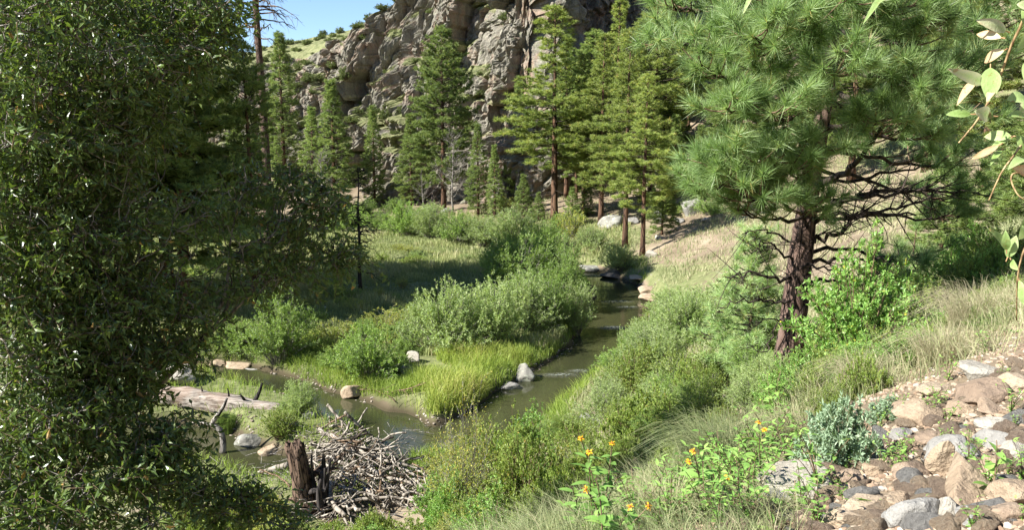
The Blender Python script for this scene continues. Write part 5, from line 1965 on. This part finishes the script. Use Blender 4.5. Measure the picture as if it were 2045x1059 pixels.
def jam():
    rng = np.random.default_rng(9)
    GJ = 'sticks of the driftwood pile'
    # heap outline in the stream: centre line from upper left to lower right
    A = G(645, 845); A[2] = 0
    B_ = G(885, 995); B_[2] = 0
    C_ = G(640, 1045); C_[2] = 0
    ax = np.array([A, B_, C_])
    cen = ax.mean(0)

    def hill(p):
        w = np.exp(-(((p[0] - cen[0]) / 1.9) ** 2 + ((p[1] - cen[1] - .3) / 2.3) ** 2))
        return .15 + .95 * w
    n = 285
    for i in range(n):
        w = rng.dirichlet((.8, .8, .9))
        c = (ax * w[:, None]).sum(0) + rng.normal(0, .22, 3)
        c[2] = max(gz1(c[0], c[1]), 0) + hill(c) * rng.uniform(.45, 1.0)
        # lie roughly radially down the heap
        out_ = c - cen; out_[2] = 0
        a0 = math.atan2(out_[1], out_[0]) + rng.normal(0, .7)
        if rng.uniform() < .35:
            a0 = rng.uniform(0, 6.28)
        ln = rng.uniform(.5, 2.1)
        d = np.array([math.cos(a0), math.sin(a0), -.28 + rng.normal(0, .25)])
        r = rng.uniform(.010, .034) * (1.6 if rng.uniform() < .12 else 1)
        p0 = c - d * ln / 2
        p1 = c + d * ln / 2
        for q in (p0, p1):
            q[2] = max(q[2], .03)
        stick(p0, p1, r, r * .6, 1000 + i, 'driftwood' if rng.uniform() < .75 else ('twig_brown' if rng.uniform() < .6 else 'bark_dark'), 'weathered pale stick tangled in the driftwood pile', GJ, forks=int(rng.integers(0, 3)), bend=.13)
    big = [
        ((640, 895, .75), (790, 945, .45), .07, 'long smooth pale branch crossing the driftwood pile'),
        ((655, 935, .6), (860, 985, .3), .06, 'long branch along the lower right of the driftwood pile'),
        ((655, 850, .95), (700, 900, .5), .05, 'slanting pale stick topping the driftwood pile'),
        ((690, 865, .9), (760, 905, .1), .05, 'pale branch pointing at the open water'),
        ((740, 960, .6), (785, 1010, .3), .05, 'forked pale branch near the bottom of the pile'),
        ((660, 985, .5), (690, 1045, .3), .09, 'thick pale broken log end at the bottom of the pile'),
        ((655, 1015, .35), (860, 1000, .2), .05, 'pale branch lying lowest across the pile'),
        ((700, 930, .8), (820, 960, .5), .045, 'curved pale branch in the middle of the pile'),
    ]
    for i, (a, b, r, lb) in enumerate(big):
        p0 = G(a[0], a[1] + 20); p1 = G(b[0], b[1] + 10)
        p0[2] = max(p0[2], 0) + a[2]; p1[2] = max(p1[2], 0) + b[2]
        stick(p0, p1, r, r * .6, 1300 + i, 'driftwood', lb, None, forks=3, K=12, S=8)
    # white log end lying in the water
    p0 = P0(735, 912, .05); p1 = P0(765, 900, .05)
    stick(p0, p1, .12, .08, 1400, 'driftwood', 'short white log end lying at the water edge right of the pile', None, bend=.02, S=10)
    p0 = P0(515, 945, .08); p1 = P0(575, 930, .25)
    stick(p0, p1, .05, .11, 1401, 'driftwood', 'pale pointed log lying in the pool left of the stump', None, bend=.05, S=10)


jam()


def litter():
    rng = np.random.default_rng(19)
    mb = MB()
    n = 5200
    X = rng.uniform(-9.5, 1.0, n); Y = rng.uniform(19.5, 28.5, n)
    k = np.exp(-(((X + 4.4) / 2.6) ** 2 + ((Y - 23.4) / 2.6) ** 2)) > rng.uniform(0, .8, n)
    X, Y = X[k], Y[k]
    n = len(X)
    z = np.maximum(gz(X, Y), .0) + rng.uniform(.0, .22, n)
    a = rng.uniform(0, 6.28, n)
    d = np.stack([np.cos(a), np.sin(a), rng.normal(0, .25, n)], 1) * rng.uniform(.08, .32, (n, 1))
    c = np.stack([X, Y, z], 1)
    tubes(mb, np.stack([c - d, c + rng.normal(0, .02, (n, 3)), c + d], 1), np.array([[.008, .007, .004]]) * rng.uniform(.6, 1.6, (n, 1)), 3, .5, False)
    o = mb.build('twig_litter', M['twig_grey'], None)
    tag(o, 'fine twig litter washed up around the driftwood pile', 'twigs', kind='stuff')


litter()


def mound():
    rng = np.random.default_rng(23)
    A = G(645, 845); B_ = G(885, 995); C_ = G(640, 1045)
    c = (A + B_ + C_) / 3
    nx, ny = 90, 90
    u, w = np.meshgrid(np.linspace(-1, 1, nx), np.linspace(-1, 1, ny))
    X = c[0] + u * 3.0; Y = c[1] + .3 + w * 3.4
    q = np.stack([X, Y, 0 * X], -1)
    fall = np.exp(-((u / .5) ** 2 + (w / .52) ** 2))
    z = gz(X, Y) * 0 - .25 + fall * .95 + fbm(q * 1.7, 4, 3) * .13 * fall
    z = np.where(np.hypot(u, w) > .97, -1.0, z)
    i = np.arange(ny - 1)[:, None]; j = np.arange(nx - 1)[None]
    a = (i * nx + j).ravel()
    mb = MB()
    mb.add(np.stack([X, Y, z], -1).reshape(-1, 3), np.concatenate([np.stack([a, a + 1, a + nx + 1], 1), np.stack([a, a + nx + 1, a + nx], 1)]), .5)
    t = NT('debris_mud')
    co = t.coord('Object')
    cc = t.ramp(t.noise(9, 6, .7, co), [(.3, (.03, .022, .015)), (.55, (.09, .068, .045)), (.75, (.17, .135, .095))])
    o = mb.build('debris_mud', t.done(t.principled(cc, .9, .2, t.bump(t.noise(14, 5, .7, co), .9, .05)).outputs[0]))
    tag(o, 'dark mud and rotten debris packed under the driftwood pile', 'debris', kind='stuff')


mound()


def fallen_log():
    a = P0(290, 788, .75); b = P0(565, 824, .5)
    root = empty('fallen_log', tuple(a))
    K = 30
    pth = smooth_path(np.array([a, a * .6 + b * .4 + np.array([0, 0, .05]), b]), K)
    S = 20
    T = norm(np.gradient(pth, axis=0)); A = norm(np.cross(T, [0, 0, 1.0])); B = np.cross(T, A)
    ang = np.arange(S) / S * 2 * math.pi
    al = np.linspace(0, 9, K)
    q = np.stack([np.cos(ang)[None] * 1.5 + 0 * al[:, None], np.sin(ang)[None] * 1.5 + 0 * al[:, None], al[:, None] * .5 + 0 * ang[None]], -1)
    rr = np.linspace(.42, .28, K)[:, None] * (1 + fbm(q, 4, 3) * .2)
    V = pth[:, None] + A[:, None] * np.cos(ang)[None, :, None] * rr[..., None] + B[:, None] * np.sin(ang)[None, :, None] * rr[..., None]
    mb = MB()
    k = np.arange(K - 1)[:, None]; s_ = np.arange(S)[None]
    a_ = k * S + s_; b_ = k * S + (s_ + 1) % S
    f = np.concatenate([np.stack([a_, b_, b_ + S], -1).reshape(-1, 3), np.stack([a_, b_ + S, a_ + S], -1).reshape(-1, 3)])
    f = np.vstack([f, [[0, i + 1, i] for i in range(1, S - 1)], [[(K - 1) * S, (K - 1) * S + i, (K - 1) * S + i + 1] for i in range(1, S - 1)]])
    mb.add(V.reshape(-1, 3) - a, f, .5)
    mb.build('log', M['log_wood'], root)
    for (u, dx, dy, dz, r) in ((.86, .35, .1, .75, .10), (.80, -.1, -.3, .42, .08), (.55, .1, -.2, .45, .05), (.70, .05, -.15, .5, .05)):
        s = pth[int(u * (K - 1))] + np.array([0, 0, .12])
        e = s + np.array([dx, dy, dz])
        mb = MB()
        tubes(mb, bez(s, (s + e) / 2 + np.array([.08, 0, -.05]), e, 6) - a, np.linspace(r, r * .35, 6), 7)
        o = mb.build('branch_stub', M['burnt'], root)
    tag(root, 'long grey fallen log with charred branch stubs spanning the left channel', 'fallen log')


fallen_log()


def stump():
    g = G(615, 1030)
    root = empty('tree_stump', tuple(g))
    root.rotation_euler = (.05, -.10, 0)
    Hh = 158 / F * g[1]
    K, S = 26, 28
    hs = np.linspace(0, 1, K)
    pth = np.stack([-.16 * hs + .05, .05 * hs, -.25 + hs * (Hh + .2)], 1)
    ang = np.arange(S) / S * 2 * math.pi
    q = np.stack([np.cos(ang)[None] * 1.8 + 0 * hs[:, None], np.sin(ang)[None] * 1.8 + 0 * hs[:, None], hs[:, None] * 1.6 + 0 * ang[None]], -1)
    rr = (.30 - .07 * hs[:, None] + .12 * np.exp(-hs[:, None] * 7)) * (1 + fbm(q * 1.6, 4, 13) * .22 + fbm(q * np.array([3, 3, .5]), 3, 15) * .12)
    V = pth[:, None] + np.stack([np.cos(ang)[None] * rr, np.sin(ang)[None] * rr, 0 * rr], -1)
    V[-4:, :, 2] += (fbm(q[-4:] * 2.2, 3, 5) * .2) * np.linspace(.2, 1, 4)[:, None]
    mb = MB()
    k = np.arange(K - 1)[:, None]; s_ = np.arange(S)[None]
    a_ = k * S + s_; b_ = k * S + (s_ + 1) % S
    f = np.concatenate([np.stack([a_, b_, b_ + S], -1).reshape(-1, 3), np.stack([a_, b_ + S, a_ + S], -1).reshape(-1, 3)])
    VV = np.vstack([V.reshape(-1, 3), [[-.12, .05, Hh - .35]]])
    f = np.vstack([f, [[(K - 1) * S + i, (K - 1) * S + (i + 1) % S, K * S] for i in range(S)]])
    mb.add(VV, f, .5)
    mb.build('stump_body', M['stump'], root)
    for i, (az, ln, h, up) in enumerate(((.3, .9, .9, .1), (-.5, .7, .5, .25), (2.8, .6, .3, -.05), (-1.6, .7, .15, -.1), (1.2, .8, .7, .2))):
        s = np.array([0, 0, h])
        d = np.array([math.cos(az), math.sin(az), up])
        mb = MB()
        tubes(mb, bez(s, s + d * ln * .6 + np.array([0, 0, .1]), s + d * ln, 7), np.linspace(.11, .03, 7), 8)
        mb.build('root_limb', M['burnt'] if i % 2 else M['stump'], root)
    rng = np.random.default_rng(5)
    for i in range(7):  # burnt root mass; its black also paints the stump's unlit right side
        s = np.array([.2 + rng.uniform(0, .35), rng.uniform(-.2, .3), rng.uniform(.1, .4)])
        e = s + np.array([rng.uniform(-.1, .35), rng.uniform(-.2, .2), rng.uniform(.5, 1.25)])
        mb = MB()
        tubes(mb, bez(s - np.array([0, 0, .3]), (s + e) / 2 + rng.normal(0, .1, 3), e, 8), np.linspace(.13, .03, 8) * rng.uniform(.7, 1.1), 8)
        o = mb.build('charred_shade_slab', M['burnt'], root)
    tag(root, 'upright broken brown stump with charred and shade-black side left of the driftwood pile', 'stump')


stump()


def curved_snag():
    g = P0(445, 905)
    root = empty('curved_branch', tuple(g))
    k = g[1] / F
    pts = [(0, 0, 0), (2, 0, 22), (-2, 0, 48), (-18, 0, 62), (-8, 0, 80), (6, 0, 100), (14, 0, 118)]
    pth = smooth_path(np.array(pts, dtype=float) * k, 22)
    mb = MB()
    tubes(mb, pth, np.interp(np.linspace(0, 1, 22), [0, .4, 1], [.11, .09, .035]), 8)
    e = pth[10]
    tubes(mb, bez(e, e + np.array([-.25, 0, .05]), e + np.array([-.5, .1, .08]), 6), np.linspace(.06, .02, 6), 6)
    mb.build('bare_wood', M['twig_grey'], root)
    mb = MB()
    tubes(mb, pth[14:] + np.array([.018, 0, 0]), np.linspace(.062, .03, 8), 7)
    mb.build('charred_tip', M['burnt'], root)
    tag(root, 'bent white and black dead branch rising like an S from the pool', 'dead branch')


curved_snag()
for i, (a, b, r, lb) in enumerate((
    ((690, 795, .1), (790, 812, .1), .035, 'thin brown stick along the water edge below the bright grass'),
    ((580, 1005, .4), (520, 975, .5), .03, 'bare curved twig arching left of the stump'),
    ((600, 620, .1), (560, 612, .5), .03, 'thin dead stick on the shaded meadow'),
    ((770, 790, .1), (850, 800, .6), .03, 'dead brown twig rising from the bright grass'),
)):
    p0 = G(a[0], a[1]); p1 = G(b[0], b[1]); p0[2] = max(p0[2], 0) + a[2]; p1[2] = max(p1[2], 0) + b[2]
    stick(p0, p1, r, r * .5, 1500 + i, 'twig_brown', lb, None, bend=.12, forks=3)

# ------------------------------------------------------------------ flowering plants
def flower(root, c, ax, r, seed):
    rng = np.random.default_rng(seed)
    ax = norm(ax)
    u = norm(np.cross(ax, [.3, .9, .1])); w = np.cross(ax, u)
    mb = MB()
    n = 13
    a = np.arange(n) / n * 2 * math.pi + rng.normal(0, .08, n)
    d = u * np.cos(a)[:, None] + w * np.sin(a)[:, None] + ax * rng.uniform(-.35, .3, n)[:, None]
    leaves(mb, c + d * r * .25, d, r * rng.uniform(.7, 1.05, n), r * .42, rng, np.full(n, .5), .05, .15, 1.5)
    o = mb.build('flower', M['petal'], root, True)
    mb = MB()
    D, f = ICO[2]
    V = D * r * .36 + c + ax * r * .05
    mb.add(V, f, .5)
    mb.build('flower_centre', M['flower_centre'], o, True)
    for ch in o.children:
        ch.parent = o


def flower_plant(px, base_py, Y, tips, label, seed, leafL=.115):
    """tips: (px,py,has_flower)"""
    rng = np.random.default_rng(seed)
    g = P(px, base_py, Y)
    g[2] = min(gz1(g[0], g[1]), g[2] + 1)
    root = empty('flowering_plant', tuple(g))
    ms_, ml = MB(), MB()
    for (tx, ty, fl) in tips:
        e = P(tx, ty, Y + rng.uniform(-.12, .12)) - g
        b = rng.normal(0, .02, 3) * np.array([1, 1, 0])
        m_ = b + (e - b) * np.array([.35, .35, .6]) + rng.normal(0, .015, 3)
        pth = bez(b, m_, e, 14)
        tubes(ms_, pth, np.linspace(.0045, .0022, 14), 5, .5, False)
        ln = np.linalg.norm(e - b)
        npair = int(ln / .05)
        for k in range(npair):
            t_ = .12 + .84 * k / npair
            p = np.array([np.interp(t_, np.linspace(0, 1, 14), pth[:, c_]) for c_ in range(3)])
            a = k * 1.57 + rng.uniform(-.4, .4)
            for sg in (0, math.pi):
                d = np.array([math.cos(a + sg), math.sin(a + sg), rng.uniform(.05, .7)])
                L_ = leafL * rng.uniform(.6, 1.1) * (1 - .35 * t_)
                big_leaf(ml, p, d, L_, L_ * .36, rng, np.clip(rng.uniform(.2, .9), 0, 1))
        if fl:
            flower(root, e + np.array([0, 0, .004]), np.array([rng.normal(0, .3), -.5, 1.0]), .0175, seed + int(tx))
    ms_.build('stems', M['twig_brown'], root)
    ml.build('leaves', M['leaf_bright'], root, True)
    tag(root, label, 'flowering plant', 'orange flowered plants of the near slope')
    return root


def big_leaf(mb, o, d, L, Wd, rng, v, curl=.25, fold=.3, nseg=7):
    d = norm(d)
    nr = norm(runit(rng, 1)[0] * .5 + np.array([0, 0, 1.0]))
    side = norm(np.cross(d, nr)); nr = np.cross(side, d)
    t = np.linspace(0, 1, nseg)
    w = np.sin(np.pi * t ** .8) ** .85 * Wd / 2
    w[0] = Wd * .03; w[-1] = 0
    mid = o + d * L * t[:, None] - nr * L * curl * (t ** 2)[:, None]
    l = mid + side * w[:, None] + nr * (w * fold)[:, None]
    r = mid - side * w[:, None] + nr * (w * fold)[:, None]
    V = np.concatenate([l, mid, r])
    f = []
    for i in range(nseg - 1):
        for a in (0, nseg):
            f += [[a + i, a + i + 1, a + nseg + i + 1], [a + i, a + nseg + i + 1, a + nseg + i]]
    mb.add(V, f, v)


FPL = [
    (1195, 1075, 3.9, [(1160, 878, 1), (1222, 888, 1), (1176, 905, 1), (1240, 940, 0)], 'tall leafy plant with orange flower pair above the shaded hollow', 1),
    (1215, 1090, 3.4, [(1258, 1015, 1), (1295, 1013, 1), (1170, 980, 1), (1190, 955, 0)], 'broad leaved plant at the bottom edge with one open orange flower', 2),
    (1430, 1070, 3.8, [(1385, 903, 1), (1376, 925, 1), (1452, 955, 1), (1420, 950, 0)], 'tall plant with small orange buds left of the pinkish slab', 3),
    (1520, 1010, 4.4, [(1526, 860, 1), (1515, 845, 1), (1560, 900, 0)], 'plant with bright orange flower in front of the dry grass', 4),
    (1590, 1075, 3.6, [(1587, 960, 0), (1560, 1000, 0)], 'leafy flowerless stalk in front of the pale slab', 5),
    (1170, 1085, 4.2, [(1120, 1000, 0), (1150, 1030, 0), (1140, 970, 0)], 'leafy stalk left of the open orange flower', 6),
    (1540, 800, 6.6, [(1530, 730, 0), (1560, 740, 0), (1580, 760, 0)], 'broad leaved stalks left of the bright bush', 7),
    (1660, 770, 7.2, [(1700, 740, 1), (1712, 722, 1), (1680, 715, 1), (1650, 700, 0)], 'stalks with yellow flowers at the front of the large bush', 8),
    (1960, 1060, 3.3, [(1990, 880, 0), (1955, 1010, 0)], 'small weed growing up between the rocks at right', 9),
    (2010, 880, 4.6, [(2000, 880, 1), (2030, 830, 0), (1985, 850, 0), (2040, 860, 0)], 'leafy weed with a yellow flower at the right edge', 10),
    (1960, 830, 5.4, [(1950, 770, 0), (1935, 790, 0)], 'little green weed in front of the orange brown boulder', 11),
    (2030, 760, 6.0, [(2020, 700, 0), (2040, 710, 0)], 'green weed at the right edge above the boulder', 12),
    (1750, 1050, 3.4, [(1715, 1035, 1), (1760, 1020, 0)], 'low weed with a yellow flower under the tan stone', 13),
    (1560, 1080, 3.3, [(1535, 1020, 0), (1575, 1040, 0)], 'broad leaf weed at the bottom edge in the dry grass', 14),
]
for px, py, Y, tips, lb, sd in FPL:
    flower_plant(px, py, Y, tips, lb, sd)


# yellow flower heads on the tall stalks of the near slope bushes
def weeds():
    rng = np.random.default_rng(66)
    root = empty('flowering_weed')
    ms_, ml = MB(), MB()
    for i in range(7):
        a = rng.uniform(0, 6.28)
        e = np.array([math.cos(a) * .10, math.sin(a) * .10, rng.uniform(.16, .30)])
        pth = bez(np.zeros(3), e * np.array([.2, .2, .6]), e, 7)
        tubes(ms_, pth, np.linspace(.003, .0015, 7), 4, .5, False)
        for k in range(9):
            p = pth[rng.integers(1, 7)]
            d = np.array([rng.normal(), rng.normal(), rng.uniform(0, .8)])
            big_leaf(ml, p, d, rng.uniform(.03, .05), .016, rng, rng.uniform(.2, .9), nseg=5)
    ms_.build('stems', M['twig_brown'], root)
    ml.build('leaves', M['leaf_bright'], root, True)
    tag(root, 'small green weed', 'weed')
    return Kind(root)


WK = weeds()
rs = random.Random(12)
for i in range(105):
    px = rs.uniform(1250, 2050) if i % 3 else rs.uniform(1250, 1650)
    lo = 1070 - (px - 1250) * .60
    py = rs.uniform(max(640, lo - 40), 1070)
    g = G(px, py)
    WK.put((g[0], g[1], g[2]), rs.uniform(.5, 1.2) * (.55 if px > 1640 and py > 760 else 1), rs.uniform(0, 6.28), 'small bright green weed sprouting from the near slope', 'small weeds of the near slope')


# ------------------------------------------------------------------ hanging twig close to the viewer
def hanging_branch():
    rng = np.random.default_rng(31)
    D = 1.25
    a = P(2075, -60, D)
    root = empty('hanging_branch', tuple(a))
    main = [(2075, -60), (2045, 35), (2020, 90), (1990, 170), (1955, 235), (1915, 285)]
    main2 = [(2120, 380), (2075, 440), (2045, 500), (2032, 560), (2030, 640)]
    main3 = [(2110, 100), (2090, 230), (2060, 260), (2025, 310), (2000, 345), (1975, 400)]
    main4 = [(2090, 230), (2058, 330), (2020, 350), (2030, 385), (2048, 400)]
    mb = MB()
    for mm, r in ((main, .0022), (main2, .0018), (main3, .002), (main4, .0016), ([(2100, -40), (2110, 100), (2105, 250), (2120, 380)], .004), ([(2075, -60), (2100, -40)], .004), ([(2075, -60), (1950, -40), (1780, -30), (1600, -40), (1500, -30)], .0022)):
        pth = smooth_path(np.array([P(x, y, D + .05 * math.sin(y * .01)) for x, y in mm]), 24) - a
        tubes(mb, pth, r * np.linspace(1.1, .5, 24), 6)
    mb.build('twig', M['hanging_twig'], root)
    LV = [(1776, -28, 1722, 50, 12, .3), (1790, -30, 1746, 12, 10, .35), (1512, -28, 1484, 28, 9, .4), (1650, -38, 1640, -5, 10, .3),  # base px,py -> tip px,py, width px, v
        (2010, 62, 1948, 40, 24, .62), (2000, 75, 1950, 68, 18, .82), (2006, 100, 1966, 125, 22, .80), (1985, 180, 1970, 205, 14, .7),
        (1978, 135, 1975, 203, 36, .35), (1965, 165, 1890, 136, 24, .55), (1950, 160, 1910, 212, 16, .75), (1940, 228, 1888, 229, 17, .2),
        (1975, 232, 1945, 222, 30, .55), (1985, 232, 1950, 230, 16, .2), (2050, 45, 2026, 103, 26, .2), (2060, 60, 2040, 20, 20, .25), (2048, 195, 2010, 200, 28, .4),
        (2050, 235, 2010, 232, 20, .25), (2020, 272, 1965, 273, 22, .35), (2020, 275, 1975, 298, 14, .3), (1995, 290, 1940, 318, 14, .85), (2000, 300, 1978, 330, 12, .2),
        (2050, 300, 2030, 270, 22, .25), (2055, 345, 2020, 335, 24, .85), (2050, 320, 2012, 340, 20, .4), (2005, 495, 1973, 457, 18, .25), (2010, 500, 2008, 460, 16, .25), (2012, 515, 2030, 470, 22, .4), (2020, 520, 2035, 540, 16, .3),
        (2055, 420, 2035, 480, 22, .25), (2060, 500, 2040, 450, 20, .35), (2035, 560, 2045, 610, 18, .3),
        (2060, 120, 2045, 160, 24, .3), (2062, 180, 2035, 230, 22, .5), (2066, 10, 2030, 8, 20, .5),
    ]
    for (bx, by, tx, ty, w, v) in LV:
        mb = MB()
        p0 = P(bx, by, D + rng.uniform(-.02, .02)); p1 = P(tx, ty, D + rng.uniform(-.05, .05))
        L = np.linalg.norm(p1 - p0)
        d = norm(p1 - p0)
        toc = np.array([-.45, -1.0, .25]) + rng.normal(0, .22, 3)
        side = norm(np.cross(d, toc)); nr = np.cross(side, d)
        ns = 10
        t = np.linspace(0, 1, ns)
        wd = w / F * D
        wv = np.sin(np.pi * t ** .85) ** .8 * wd / 2
        wv[0] = wd * .04; wv[-1] = 0
        mid = p0 + d * L * t[:, None] + nr * (L * .10 * np.sin(t * 3.1))[:, None]
        l = mid + side * wv[:, None] + nr * (wv * .14)[:, None]
        r = mid - side * wv[:, None] + nr * (wv * .14)[:, None]
        V = np.concatenate([l, mid, r]) - a
        f = []
        for i in range(ns - 1):
            for a0 in (0, ns):
                f += [[a0 + i, a0 + i + 1, a0 + ns + i + 1], [a0 + i, a0 + ns + i + 1, a0 + ns + i]]
        vv = np.concatenate([np.full(ns, v), np.full(ns, max(0, v - .16)), np.full(ns, v)])
        vv = np.clip(vv + rng.normal(0, .03, len(vv)) + np.tile(np.linspace(-.04, .10, ns) ** 1, 3), 0, 1)
        mb.add(V, f, vv)
        # stalk
        tubes(mb, np.stack([p0 - d * .006, p0, p0 + d * .003]) - a, [.0009, .0009, .0007], 4, .9, False)
        mb.build('leaf', M['hanging_leaf'], root, True)
    tag(root, 'thin twig with pale green and browned leaves hanging close at the upper right', 'branch')


M['hanging_twig'] = bark_mat('hanging_twig', (.16, .10, .05), (.36, .25, .12), (.5, .36, .2), 30, .3, .3, .002)
hanging_branch()
